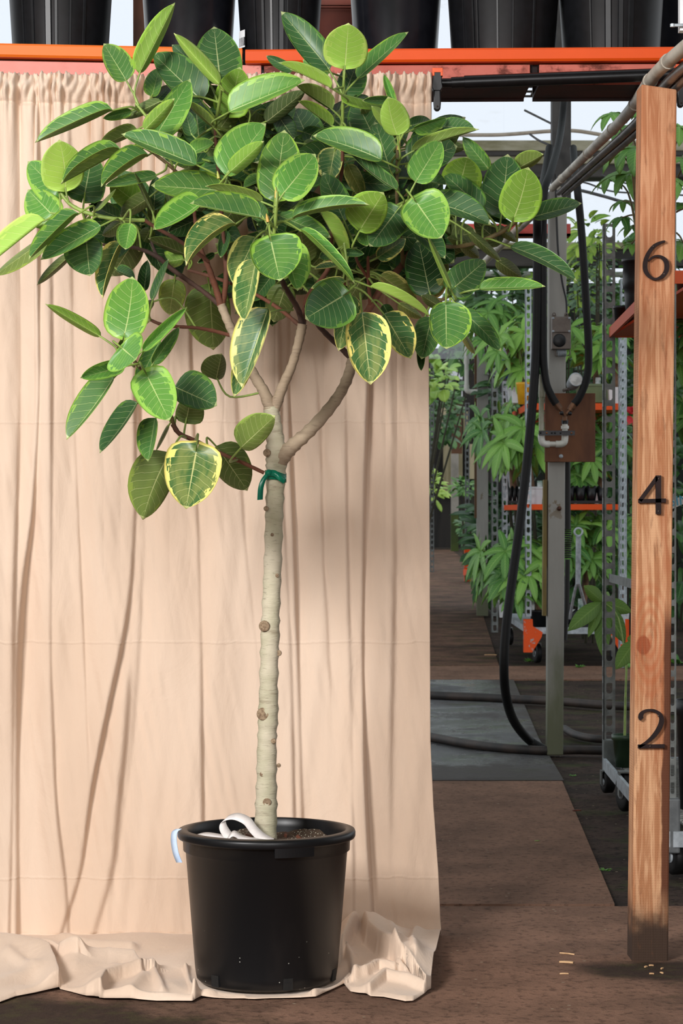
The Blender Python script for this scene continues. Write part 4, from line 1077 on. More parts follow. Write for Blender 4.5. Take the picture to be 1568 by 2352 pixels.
sk.modifiers.new('t', 'SOLIDIFY').thickness = .0008
nursery_pot(815, 1002, 6.64, 'smooth black pot right of the red-brown panel on the shelf', [(-140, .003)], GLOSS)
nursery_pot(1038, 1272, 6.58, 'ribbed wide black pot right of the shelf middle, before the white gap', [(-140, .003), (-127, .004), (-122, .004), (-100, .004), (-84, .003), (-60, .004)])
nursery_pot(1294, 1512, 6.60, 'ribbed black pot second from the right on the shelf', [(-120, .003), (-100, .012), (-86, .01), (-74, .01)])
nursery_pot(1486, 1660, 6.95, 'black pot at the right end of the shelf behind its neighbour', [], GLOSS)
CARD = plain('brown_card', S(104, 66, 48), S(84, 54, 42), 8, .8)
m = MB(); a, b = P(311, 94, 6.9), P(340, -140, 6.9); m.box(a.x, b.x, 6.82, 7.0, zdeck, b.z); tag(m.build('cardboard_box', CARD, bevel=.003), 'brown printed cardboard box edge beside the glossy pot on the shelf', 'box')
RBP = plain('red_brown_panel', S(118, 48, 26), S(88, 34, 20), 5, .6)
pn = thing('partition', P(770, 100, 7.0), 'red-brown steel panel upright between two black pots on the shelf', 'panel')
m = MB(); a, b = P(728, 100, 7.0), P(830, -140, 7.0); m.box(a.x, b.x, 7.0, 7.03, zdeck, b.z); m.build('sheet', RBP, pn)
for yy in (10, 16): m = MB(); m.box(a.x, b.x, 6.99, 7.0, P(0, yy+3, 7.0).z, P(0, yy, 7.0).z); m.build('ridge', RBP, pn)

# ------------------------------------------------------------------ conduits running back from the post top
COND = plain('grey_conduit', S(196, 190, 176), S(150, 142, 128), 6, .5)
COND2 = plain('steel_conduit', S(120, 116, 112), S(84, 82, 80), 8, .4, .5)
def cpath(off=(0, 0)):
    # px, py, Y along the run
    return [P(x+off[0]*6/Y, y+off[1]*6/Y, Y) for x, y, Y in [(1660, 40, 5.0), (1568, 112, 5.55), (1500, 176, 6.0), (1440, 262, 6.9), (1350, 352, 8.6), (1268, 432, 10.6)]]
cb = thing('conduit_pipe', P(1500, 176, 6.0), 'pale grey plastic conduit slanting down and back from the post top', 'pipe')
m = MB(); m.tube(cpath(), [.0175]*6, 14, 8); m.build('pipe', COND, cb)
path, _ = catmull(cpath(), [0]*6, 8)
for k in (12, 17, 22, 27, 32, 37):
    d = (path[k+1]-path[k-1]).normalized(); m = MB(); m.tube([path[k]-d*.012, path[k]+d*.012], .0205, 14); m.build('coupling', COND, cb)
tag_pipe = thing('conduit_pipe', P(1530, 190, 6.0), 'dark steel conduit strapped beneath the pale grey one at the post top', 'pipe')
m = MB(); m.tube(cpath((26, 20)), [.013]*6, 12, 8); m.build('pipe', COND2, tag_pipe)
m = MB(); m.tube(cpath((48, 28)), [.013]*6, 12, 8); tag(m.build('conduit_pipe', COND2), 'outer dark steel conduit at the upper right corner', 'pipe')
m = MB(); m.tube([P(1280, 436, 10.95), P(1225, 492, 12.0), P(1172, 542, 13.4), P(1112, 602, 15.5)], [.022]*4, 12, 6); tag(m.build('conduit_pipe', COND), 'far pale conduit slanting down behind the right of the tree crown', 'pipe')
cr = thing('pipe_clip', P(1562, 60, 5.4), 'white clip with a wing screw at the upper right corner above the conduit', 'pipe clip')
m = MB(); m.box(P(1561, 0, 5.4).x, P(1580, 0, 5.4).x, 5.4, 5.43, P(0, 70, 5.4).z, P(0, -20, 5.4).z); m.build('strip', WHITEP, cr)
m = MB(); m.tube([P(1544, 58, 5.39), P(1572, 58, 5.39)], .004, 8); m.tube([P(1544, 55, 5.39), P(1544, 62, 5.39)], .006, 8); m.build('wing_screw', GALV, cr)

# ------------------------------------------------------------------ litter on the floor
def chip(x, y, l, w, ang, mat, name, label, cat, h=.004):
    c = FL(x, y, .0005+h/2); m = MB(); n = 6; vs = []
    d = Vector((math.cos(ang), math.sin(ang), 0)); s_ = Vector((-d.y, d.x, 0))
    for i in range(n+1):
        f = i/n-.5; ww = w*(.5+.5*math.sin(math.pi*(i/n)*.8+.3)); zz = h*math.sin(math.pi*i/n)*.6
        for (b, z) in ((-1, 0), (1, 0), (1, h), (-1, h)): vs.append(c+d*f*l+s_*b*ww/2+Vector((0, 0, z-h/2+zz*.3)))
    fs = [(4*i+k, 4*i+(k+1) % 4, 4*i+4+(k+1) % 4, 4*i+4+k) for i in range(n) for k in range(4)]+[(3, 2, 1, 0), (4*n, 4*n+1, 4*n+2, 4*n+3)]
    m.add(vs, fs, False); tag(m.build(name, mat), label, cat)
WCH = plain('pale_wood_chip', S(214, 176, 132), S(186, 146, 104), 60, .8)
chip(1300, 2212, .036, .010, -.3, WCH, 'wood_chip', 'larger pale wood chip on the brown floor left of the post foot', 'wood chip')
chip(1302, 2192, .042, .004, -.5, WCH, 'wood_splinter', 'thin pale splinter just behind the wood chip near the post', 'wood splinter', .003)
chip(1295, 2238, .022, .003, 0, WCH, 'wood_splinter', 'short pale splinter in front of the wood chip near the post', 'wood splinter', .003)
chip(1233, 1932, .018, .007, .2, plain('fresh_leaf', S(150, 176, 96), S(120, 150, 70), 60, .6), 'fallen_leaf', 'small pale green leaf lying on the brown path', 'leaf', .002)
chip(1324, 1863, .034, .016, .3, plain('dry_leaf', S(120, 60, 36), S(84, 42, 28), 60, .8), 'fallen_leaf', 'rusty dry leaf at the edge of the path', 'leaf', .004)
chip(1126, 1505, .1, .02, 0, WCH, 'wood_splinter', 'pale stick on the far path near the hose', 'wood splinter', .006)
for i, (x, y) in enumerate([(1495, 2219), (1520, 2226), (1519, 2236), (1496, 2238), (1483, 2222)]):
    chip(x, y, .012, .005, i, WCH, 'wood_crumb', 'tiny pale crumb of wood on the dark soil in front of the post foot', 'wood crumb', .003); 
for o in [o for o in COL.objects if o.name.startswith('wood_crumb')]: o['group'] = 'wood crumbs by the post foot'
# ------------------------------------------------------------------ grey post with its fittings
YG = 10.88
t = NT('painted_post'); p = t.geo(); sx = t.n('ShaderNodeSeparateXYZ'); t.l(p, sx.inputs[0])
n = t.noise(t.scale(p, (1, 1, .25)), 14, 5, .6); n2 = t.noise(t.scale(p, (1, 1, .7)), 9, 5, .65)
c = t.mix(n, S(164, 162, 156), S(136, 134, 128))
pe = t.step(n2, .60, .64); zb = t.math('MULTIPLY', t.step(sx.outputs[2], 1.0, 1.25), t.step(sx.outputs[2], 2.1, 1.8))
c = t.mix(t.math('MULTIPLY', pe, zb), c, S(118, 104, 84))
al = t.step(t.math('ADD', sx.outputs[2], t.math('MULTIPLY', t.math('SUBTRACT', n, .5), .9)), .75, .1)
c = t.mix(t.math('MULTIPLY', al, .8), c, S(74, 80, 40))
t.set(c, .7); t.bump(n, .2, .005); GPOST = t.mat
gp = thing('support_post', FL(1275, 1735), 'grey painted square post carrying hoses and a plywood board', 'post')
m = MB(); a0, a1 = P(1256, 1738, YG), P(1293, 1738, YG); b0, b1 = P(1261, 436, YG), P(1302, 436, YG); a0.z = a1.z = 0
dv = Vector((0, .089, 0)); m.hexa([a0, a1, a1+dv, a0+dv], [b0, b1, b1+dv, b0+dv]); m.build('post', GPOST, gp, .006)
BAT = plain('old_batten', S(128, 112, 62), S(96, 80, 46), 12, .8, stretch=(1, 1, .2))
BATB = plain('brown_batten', S(104, 76, 48), S(80, 58, 38), 12, .8, stretch=(1, 1, .2))
m = MB(); m.hexa([P(1246, 1415, YG), P(1255, 1415, YG), P(1255, 1415, YG)+dv*.6, P(1246, 1415, YG)+dv*.6], [P(1248, 1102, YG), P(1256, 1102, YG), P(1256, 1102, YG)+dv*.6, P(1248, 1102, YG)+dv*.6]); m.build('batten', BAT, gp, .002)
m = MB(); m.hexa([P(1250, 1300, YG+.02), P(1257, 1300, YG+.02), P(1257, 1300, YG+.09), P(1250, 1300, YG+.09)], [P(1253, 880, YG+.02), P(1260, 880, YG+.02), P(1260, 880, YG+.09), P(1253, 880, YG+.09)]); m.build('batten', BATB, gp, .002)
m = MB(); c = P(1284, 1168, YG-.004); m.lathe([(0, -.008), (.008, -.006), (.011, 0), (.012, .004)], c, 8, 'Y'); m.build('bolt', plain('rusty_bolt', S(104, 60, 40), S(70, 44, 32), 40, .6, .4), gp)
DOWN = plain('black_downpipe', S(30, 28, 27), S(22, 21, 20), 14, .6)
m = MB(); m.tube([P(1302, 1040, YG+.12), P(1303, 1215, YG+.12)], .016, 10)
for k in range(14):
    y = 1215+k*5; m.lathe([(.015, .004), (.021, 0), (.015, -.004)], P(1303, y, YG+.12), 10)
m.tube([P(1303, 1285, YG+.12), P(1301, 1400, YG+.12), P(1296, 1470, YG+.12)], .013, 10)
tag(m.build('drain_hose', DOWN), 'thin black ribbed drain hose hanging just right behind the grey post', 'hose')
# plywood
PLY = plain('plywood', S(116, 74, 46), S(84, 50, 32), 7, .75, .0, .1, stretch=(1, 1, .3))
pb = thing('plywood_board', P(1308, 980, 10.8), 'brown plywood board screwed to the grey post behind the pipe fittings', 'board')
m = MB(); a, b = P(1251, 1061, 10.85), P(1367, 903, 10.85); m.box(a.x, b.x, 10.852, 10.872, a.z, b.z); m.build('panel', PLY, pb, .002)
m = MB(); m.lathe([(0, -.006), (.008, -.005), (.01, 0)], P(1288, 1048, 10.851), 12, 'Y'); m.build('bolt_head', GALV, pb)
# pvc trap
yv_ = 10.78
tp = thing('pvc_pipe', P(1268, 1018, yv_), 'white plastic pipe bent in a U on the plywood board', 'pipe')
OLDPVC = plain('weathered_pvc', S(168, 166, 150), S(128, 128, 100), 14, .5, stretch=(1, 1, .4))
m = MB(); m.tube([P(1243, 860, yv_), P(1243, 1004, yv_)], .0125, 14); m.build('riser', OLDPVC, tp)
m = MB(); m.tube([P(1244, 880, yv_), P(1244, 912, yv_)], .0165, 14); m.build('socket', OLDPVC, tp)
m = MB(); m.tube([P(1243, 998, yv_), P(1243, 1008, yv_), P(1246, 1017, yv_), P(1254, 1020, yv_), P(1262, 1020, yv_)], .0165, 14, 5); m.build('elbow', PVC, tp)
m = MB(); m.tube([P(1260, 1020, yv_), P(1280, 1020, yv_)], .0125, 14); m.build('link', PVC, tp)
m = MB(); m.tube([P(1276, 1020, yv_), P(1287, 1020, yv_), P(1295, 1016, yv_), P(1297, 1006, yv_), P(1297, 998, yv_)], .0165, 14, 5); m.build('elbow', PVC, tp)
m = MB(); m.tube([P(1297, 1000, yv_), P(1297, 972, yv_)], .0135, 14); m.tube([P(1297, 985, yv_), P(1297, 978, yv_)], .019, 14); m.build('riser', PVC, tp)
m = MB(); m.tube([P(1297, 974, yv_), P(1297, 964, yv_)], .0165, 14); m.build('collar', BLACK, tp)
st = thing('strap_clamp', P(1270, 996, 10.755), 'grey perforated metal strap holding the U pipe to the plywood', 'strap')
m = MB(); m.box(P(1237, 0, 10.75).x, P(1320, 0, 10.75).x, 10.755, 10.762, P(0, 1000, 10.75).z, P(0, 989, 10.75).z); m.build('band', plain('strap_metal', S(72, 72, 74), S(54, 54, 56), 40, .5, .4), st)
for x in (1241, 1255, 1267, 1274, 1287, 1312):
    m = MB(); m.lathe([(0, -.002), (.0035, -.0015), (.0045, 0)], P(x, 994.5, 10.754), 10, 'Y'); m.build('rivet', plain('rivet_metal', S(150, 84, 40), S(90, 60, 44), 40, .5, .5) if x in (1255, 1312) else RODM, st)
# brass splitter and hoses
BRASS = plain('brass', S(120, 84, 58), S(88, 62, 46), 30, .45, .5)
ym = 10.74
sp_f = thing('hose_splitter', P(1297, 955, ym), 'brass Y shaped hose splitter on top of the white pipe', 'hose fitting')
m = MB(); m.tube([P(1297, 966, ym), P(1297, 950, ym)], .011, 12); m.tube([P(1297, 956, ym), P(1290, 946, ym), P(1284, 938, ym)], .009, 12); m.tube([P(1297, 956, ym), P(1304, 948, ym), P(1310, 940, ym)], .009, 12); m.build('body', BRASS, sp_f)
for x, y in ((1289, 949), (1308, 950)):
    m = MB(); m.lathe([(0, -.02), (.008, -.02), (.010, -.008), (.010, .0), (0, 0)], P(x, y, ym-.008), 12, 'Y'); m.build('valve_cap', BLACK, sp_f)
def hose(pts, r, label, name='garden_hose', smooth=8, mat=RUBBER, ends=None):
    th = thing(name, pts[0], label, 'hose') if ends else None
    m = MB(); m.tube(pts, r, 14, smooth)
    if not ends: tag(m.build(name, mat), label, 'hose'); return
    m.build('tube', mat, th)
    for a, b in ends:
        m = MB(); m.tube([a, b], r*.86, 14); mid = a.lerp(b, .35); m.tube([mid, a.lerp(b, .6)], r*.95, 14); m.build('coupling', BRASS, th)
h = .0185
hose([P(1277, 928, ym), P(1266, 910, ym), P(1254, 880, ym), P(1248, 830, ym), P(1247, 760, ym), P(1247, 650, ym), P(1247, 520, ym), P(1250, 440, ym), P(1264, 395, ym+.2), P(1280, 340, ym+.7), P(1290, 280, ym+1.2), P(1296, 200, ym+1.3), P(1298, 60, ym+1.3)], h, 'black hose rising from the left arm of the splitter beside the grey post', ends=[(P(1277, 928, ym), P(1286, 940, ym))])
hose([P(1318, 928, ym), P(1328, 915, ym), P(1342, 885, ym), P(1350, 850, ym), P(1351, 790, ym), P(1347, 720, ym), P(1341, 620, ym), P(1334, 520, ym), P(1325, 430, ym), P(1322, 412, ym+.2), P(1316, 340, ym+.9)], h, 'black hose hanging from the right arm of the splitter', ends=[(P(1318, 928, ym), P(1308, 943, ym))])
hose([P(1262, 340, ym+1.2), P(1252, 400, ym+.8), P(1236, 470, ym), P(1234, 560, ym), P(1233, 700, ym), P(1230, 820, ym), P(1222, 930, ym-.02), P(1210, 1060, ym-.05), P(1194, 1200, ym-.1), P(1176, 1330, ym-.15), P(1162, 1440, ym-.2), P(1157, 1540, ym-.2), P(1164, 1610, ym-.1), P(1182, 1660, ym+.1), P(1215, 1700, ym+.3), P(1250, 1722, 11.0)], .022, 'thick black hose sweeping down from the roof to the floor left of the grey post', 'supply_hose')
def fhose(pts, r, label):
    q = [FL(x, y, r) for x, y in pts]
    for v, (x, y) in zip(q, pts): v.x = (x-CX)/F*v.y
    m = MB(); m.tube(q, r, 12, 8); tag(m.build('floor_hose', plain('muddy_rubber', S(30, 27, 26), S(58, 47, 41), 9, .6)), label, 'hose')
fhose([(900, 1600), (985, 1606), (1100, 1611), (1200, 1616), (1280, 1621), (1380, 1629), (1480, 1634), (1620, 1640)], .026, 'muddy hose lying straight across the wet floor, the farther one')
fhose([(900, 1690), (990, 1703), (1060, 1716), (1140, 1727), (1220, 1733), (1270, 1734), (1330, 1733), (1400, 1735), (1500, 1739)], .022, 'muddy hose lying across the wet floor, the nearer one ending behind the cart')
fhose([(1296, 1682), (1320, 1696), (1360, 1705), (1400, 1707), (1480, 1706)], .02, 'short stretch of muddy hose curving on the soil right of the grey post')
# thermostat
tb = thing('thermostat', P(1289, 770, 10.82), 'grey thermostat box with black dial and coil on the grey post', 'thermostat')
TM = plain('taupe_metal', S(112, 102, 94), S(96, 86, 80), 20, .5, .3)
m = MB(); a, b = P(1267, 802, 10.82), P(1311, 727, 10.82); m.box(a.x, b.x, 10.82, 10.878, a.z, b.z); m.build('housing', TM, tb, .004)
m = MB(); a, b = P(1268, 763, 10.81), P(1309, 729, 10.81); m.box(a.x, b.x, 10.812, 10.82, a.z, b.z); m.build('cover', TM, tb, .002)
for x, y in ((1270, 731), (1307, 731), (1270, 761), (1307, 761)):
    m = MB(); m.lathe([(0, -.004), (.005, -.003), (.006, 0)], P(x, y, 10.811), 10, 'Y'); m.build('screw', GALV, tb)
m = MB(); m.lathe([(0, -.009), (.026, -.009), (.031, -.006), (.032, 0), (0, 0)], P(1284, 782, 10.82), 24, 'Y'); m.build('dial', BLACK, tb)
for x in (1272, 1300):
    m = MB(); m.lathe([(.004, -.004), (.009, -.004), (.009, .004), (.004, .004)], P(x, 722, 10.83), 12, 'Y'); m.box(P(x-5, 0, 10.83).x, P(x+5, 0, 10.83).x, 10.828, 10.834, P(0, 732, 10.83).z, P(0, 724, 10.83).z); m.build('mounting_ear', TM, tb)
m = MB(); pts = []
for k in range(8*12+1):
    a = 2*math.pi*k/12; pts.append(P(1280+k*2.5/12, 810, 10.85)+Vector((0, .016*math.cos(a), .017*math.sin(a))))
m.tube(pts, .0022, 6); m.build('coil', GALV, tb)
m = MB(); m.tube([P(1275, 804, 10.85), P(1275, 816, 10.85), P(1282, 818, 10.85)], .003, 8, 4); m.tube([P(1308, 804, 10.85), P(1308, 814, 10.85), P(1302, 817, 10.85)], .003, 8, 4); m.build('coil_hook', TM, tb)
m = MB(); m.tube([P(1301, 724, 10.84), P(1300, 690, 10.865), P(1291, 650, 10.87), P(1284, 600, 10.87), P(1280, 560, 10.87), P(1277, 480, 10.87), P(1276, 400, 10.87)], .0045, 8, 6); m.build('cable', RODM, tb)
fl = thing('flood_lamp', P(1315, 880, 10.8), 'small silver can shaped lamp behind the hose above the plywood board', 'lamp')
d = (P(1326, 868, 10.7)-P(1306, 896, 10.9)).normalized(); u_ = d.orthogonal().normalized(); w_ = d.cross(u_)
def disc_lathe(m, prof, o, d, n=24):
    u_ = d.orthogonal().normalized(); w_ = d.cross(u_); vs = []
    for r, z in prof:
        for k in range(n):
            a = 2*math.pi*k/n; vs.append(o+d*z+(u_*math.cos(a)+w_*math.sin(a))*r)
    m.add(vs, [(i*n+k, i*n+(k+1) % n, (i+1)*n+(k+1) % n, (i+1)*n+k) for i in range(len(prof)-1) for k in range(n)], True)
m = MB(); disc_lathe(m, [(0, -.09), (.028, -.09), (.031, -.06), (.033, .0), (.034, .004), (.030, .004)], P(1322, 872, 10.74), d); m.build('can', GALV, fl)
m = MB(); disc_lathe(m, [(.031, .003), (.0, .005)], P(1322, 872, 10.74), d); m.build('lens', plain('frosted_lens', S(200, 198, 194), S(160, 158, 154), 40, .3), fl)
m = MB(); m.tube([P(1306, 893, 10.8), P(1292, 897, 10.9)], .008, 8); m.build('arm', TM, fl)
# red beam, cables and pipes overhead
RED = plain('red_beam', S(196, 60, 44), S(150, 44, 36), 4, .5)
a, b = P(1040, 541, 13.2), P(1310, 514, 13.2); m = MB(); m.box(a.x, b.x, 13.2, 13.24, a.z, b.z); m.box(a.x, b.x, 13.2, 13.34, a.z, a.z+.012)
tag(m.build('red_beam', RED), 'bright red steel beam crossing behind the grey post', 'beam')
CAB = plain('grey_cable', S(84, 84, 86), S(60, 60, 62), 10, .6)
def cable(pts, Y, r, label, mat=CAB):
    m = MB(); m.tube([P(x, y, Y) for x, y in pts], r, 8, 6); tag(m.build('overhead_cable', mat), label, 'cable')
cable([(1300, 432), (1340, 439), (1390, 452), (1440, 465), (1520, 470), (1640, 490)], 19.5, .014, 'thickest dark cable sagging across the white sheet left of the post')
cable([(1300, 414), (1345, 420), (1390, 436), (1430, 442), (1520, 446), (1640, 452)], 19.8, .008, 'thin dark cable above the thickest one')
cable([(1380, 402), (1420, 416), (1470, 426), (1640, 440)], 20.1, .008, 'topmost thin cable under the dark beam')
cable([(900, 312), (1000, 310), (1080, 310), (1160, 309), (1290, 300), (1360, 306), (1480, 330)], 21.45, .018, 'pale cable running level across the white sheet above the tree crown', plain('pale_cable', S(190, 176, 160), S(160, 146, 130), 8, .6))
m = MB(); m.tube([P(1204, 253, 12.4), P(1240, 271, 12.35), P(1278, 290, 12.25)], .006, 6, 4); tag(m.build('cut_wire', CAB), 'upper stiff black wire sticking out left of the rafter', 'wire')
m = MB(); m.tube([P(1216, 308, 12.4), P(1240, 324, 12.35), P(1280, 340, 12.25)], .006, 6, 4); tag(m.build('cut_wire', CAB), 'lower stiff black wire sticking out left of the rafter', 'wire')
for y, r, lab in ((605, .035, 'upper white plastic water pipe running level behind the crown'), (628, .03, 'lower white plastic water pipe running level behind the crown')):
    m = MB(); m.tube([P(940, y, 23.5), P(1700, y+4, 23.5)], r, 10); tag(m.build('water_pipe', PVC), lab, 'pipe')

# ------------------------------------------------------------------ slotted uprights and carts
def slotted(name, x, Y, y0, y1, wpx, mat, parent, per=None, z0=None, flange=-1):
    """a slotted angle standing at pixel column x"""
    a, b = P(x, y1, Y), P(x, y0, Y); w = wpx/F*Y; zb = z0 if z0 is not None else a.z; zt = b.z
    m = MB(); th = .003; e = w*.24; per = per or w*1.35
    m.box(a.x-w/2, a.x-w/2+e, Y, Y+th, zb, zt); m.box(a.x+w/2-e, a.x+w/2, Y, Y+th, zb, zt)
    n = max(2, int((zt-zb)/per)); per = (zt-zb)/n
    for k in range(n+1):
        z = zb+k*per; lo, hi = max(zb, z-per*.17), min(zt, z+per*.17)
        # rounded slot ends: bridge with a bowed lower edge
        N = 6; x0_, x1_ = a.x-w/2+e, a.x+w/2-e; vs = []
        for i in range(N+1):
            f = i/N; bow = (1-math.sqrt(max(0, 1-(2*f-1)**2)))*(x1_-x0_)*.38
            xx = x0_+(x1_-x0_)*f
            vs += [(xx, Y, max(zb, lo-bow*.25)), (xx, Y, min(zt, hi+bow)), (xx, Y+th, min(zt, hi+bow)), (xx, Y+th, max(zb, lo-bow*.25))]
        m.add(vs, [(4*i+k2, 4*i+(k2+1) % 4, 4*i+4+(k2+1) % 4, 4*i+4+k2) for i in range(N) for k2 in range(4)])
    xe = a.x+flange*w/2
    m.box(min(xe, xe-flange*th), max(xe, xe-flange*th), Y, Y+w*.22, zb, zt)
    m.box(min(xe, xe-flange*th), max(xe, xe-flange*th), Y+w*.8, Y+w, zb, zt)
    for k in range(n+1):
        z = zb+k*per; m.box(min(xe, xe-flange*th), max(xe, xe-flange*th), Y+w*.22, Y+w*.8, max(zb, z-per*.2), min(zt, z+per*.2))
    return m.build(name, mat, parent)
def caster(x, Y, r, parent, mat=RUBBER, face='X'):
    c = Vector(((x-CX)/F*Y, Y, r)); m = MB()
    disc_lathe(m, [(r*.35, -.02), (r*.8, -.022), (r, -.016), (r, .016), (r*.8, .022), (r*.35, .02)], c, Vector((1, .25, 0)).normalized(), 28)
    w = m.build('caster_wheel', mat, parent)
    m = MB(); disc_lathe(m, [(0, -.024), (r*.36, -.024), (r*.36, .024), (0, .024)], c, Vector((1, .25, 0)).normalized(), 20); m.build('hub', GALV, w)
    m = MB(); m.box(c.x-.03, c.x-.024, c.y-r*.35, c.y+r*.35, r*.8, r*2.05); m.box(c.x+.024, c.x+.03, c.y-r*.35, c.y+r*.35, r*.8, r*2.05); m.box(c.x-.03, c.x+.03, c.y-r*.4, c.y+r*.4, r*2.02, r*2.1); m.build('caster_fork', GALVD, parent)
# near cart, to the right of the post
nc = thing('plant_cart', FL(1400, 1816), 'steel plant cart with slotted uprights standing right behind the wooden post', 'cart')
YR, YF = 9.48, 7.25
slotted('upright', 1399, YR, 514, 1712, 27, GALVD, nc)
slotted('upright', 1544, YF, 452, 1912, 17, GALVD, nc, per=.0555)
xL0, xL1 = P(1399, 0, YR).x, P(1543, 0, YF).x
slotted('upright', 1399+700, YR, 514, 1712, 27, GALVD, nc)
m = MB(); m.bar((xL0-.02, YR+.02, .115), (xL1-.015, YF-.02, .125), .012, .05); m.build('side_rail', GALV, nc)
m = MB(); m.bar((xL0-.02, YR+.03, .115), (xL0+1.25, YR+.03, .115), .012, .05); m.build('end_rail', GALV, nc); m = MB(); m.bar((xL1, YF-.02, .125), (xL1+1.25, YF-.02, .125), .012, .05); m.build('end_rail', GALV, nc)
m = MB(); a, b = P(1386, 1830, YR-.01), P(1414, 1700, YR-.01); m.box(a.x, b.x, YR-.012, YR+.05, .05, b.z); m.build('socket', plain('grey_socket', S(108, 114, 112), S(92, 98, 96), 20, .5, .3), nc, .003)
m = MB(); a, b = P(1533, 1960, YF-.01), P(1561, 1834, YF-.01); m.box(a.x, b.x, YF-.02, YF+.05, a.z, b.z); m.build('socket', plain('grey_socket2', S(108, 112, 114), S(92, 96, 98), 20, .5, .3), nc, .006)
m = MB(); nW = 46
for k in range(nW): yy = YF+(YR-YF)*k/(nW-1); m.box(xL0+.02, xL0+1.2, yy-.0022, yy+.0022, .128, .133)
for k in range(9): m.box(xL0+.02+k*.14, xL0+.026+k*.14, YF, YR, .122, .128)
m.build('wire_shelf', plain('wire_steel', S(170, 172, 168), S(120, 122, 120), 30, .4, .7), nc)
za = P(0, 775, YR).z; zt_ = P(0, 752, YR).z
t_or = wornpaint('orange_tray', S(206, 84, 34), S(120, 50, 24), .66, .76, 8)
m = MB()
m.bar((xL0+.005, YR+.01, (za+zt_)/2), (xL1-.02, YF, (za+zt_)/2), .010, zt_-za); m.bar((xL0, YR+.01, (za+zt_)/2), (xL0+1.2, YR+.01, (za+zt_)/2), .008, zt_-za); m.bar((xL1, YF, (za+zt_)/2), (xL1+1.2, YF, (za+zt_)/2), .008, zt_-za)
m.box(xL0+.01, xL0+1.2, YF+.02, YR, za+.004, za+.014); m.build('tray', t_or, nc)
ztray = za+.014
m = MB(); m.bar((P(1399, 0, YR).x+.0, YR-.005, P(0, 1327, YR).z), (xL1, YF+.02, P(0, 1327, YR).z+.01), .006, .034); m.build('brace', GALVD, nc)
caster(1395, YR-.05, .045, nc); caster(1437, 8.85, .075, nc); caster(1552, YF+.06, .06, nc)
# mid cart
def cart(x0, x1, xb, Yf, Yb, ytop, ybase, shelves, label, w=14, mat=GALV, parts=True):
    th = thing('plant_cart', FL(x0, CY+F*CAMH/Yf), label, 'cart')
    zb = P(0, ybase, Yf).z
    slotted('upright', x0, Yf, ytop, ybase-40, w, mat, th); slotted('upright', x1, Yf, ytop, ybase-40, w, mat, th)
    slotted('upright', xb, Yb, ytop+20, CY+(ybase-CY)*Yf/Yb-38, w*Yf/Yb, mat, th)
    X0, X1, XB = P(x0, 0, Yf).x, P(x1, 0, Yf).x, P(xb, 0, Yb).x
    for (yt, yb_) in shelves:
        z1, z0 = P(0, yt, Yf).z, P(0, yb_, Yf).z; m = MB()
        m.box(X0+.02, X1-.02, Yf+.02, Yf+.035, z0, z1); m.bar((X0, Yf+.03, (z0+z1)/2), (XB, Yb, (z0+z1)/2), .015, z1-z0); m.box(X0, X1, Yf+.03, Yb, z0, z0+.01)
        m.build('shelf', ORANGE, th)
    m = MB(); m.box(X0, X1, Yf, Yf+.02, zb-.0, zb+.05); m.bar((X0, Yf, zb+.025), (XB, Yb, zb+.025), .02, .05); m.box(X0, X1, Yf+.02, Yb, zb+.03, zb+.04); m.build('base_frame', GALV, th)
    for sx_, xx in ((1, X0), (-1, X1)):
        s = Yf/F; m = MB()
        pr = [(-11, 28), (-11, -48), (8, -48), (30, -12), (32, -2), (10, 12), (9, 28)] if sx_ == 1 else [(-9, 28), (-10, 12), (-32, -2), (-30, -12), (-8, -48), (11, -48), (11, 28)]
        vs = [(xx+a*s, yy, zb+.02+b*s) for yy in (Yf-.03, Yf+.03) for a, b in pr]; n = len(pr)
        m.add(vs, [tuple(range(n))[::-1], tuple(range(n, 2*n))]+[(i, (i+1) % n, n+(i+1) % n, n+i) for i in range(n)])
        m.build('corner_bracket', wornpaint('chipped_orange', S(230, 84, 26), S(160, 156, 150), .60, .63, 16), th)
    for x, Y in ((x0+20, Yf+.15), (x1-20, Yf+.15), (xb+10, Yb-.1)): caster(x, Y, .075, th)
    return th, zb+.045
mc, zlow = cart(1213, 1432, 1159, 17.4, 20.0, 640, 1456, [(926, 941), (1158, 1171)], 'galvanised plant cart with orange shelves full of money trees behind the grey post')
m = MB(); ring = [P(1328+9*math.cos(a), 1222+9*math.sin(a), 16.9) for a in np.linspace(0, 2*math.pi, 20)]; m.tube(ring, .008, 8, 0)
m.tube([P(1328, 1231, 16.9), P(1327, 1340, 17.0)], .02, 8); m.tube([P(1326, 1336, 17.0), P(1318, 1365, 17.1), P(1308, 1420, 17.3)], .012, 8, 4); m.tube([P(1328, 1336, 17.0), P(1336, 1365, 17.1), P(1346, 1400, 17.3)], .012, 8, 4)
tag(m.build('tow_handle', GALV), 'upright galvanised tow handle with a ring, forked at the bottom, before the cart', 'handle')

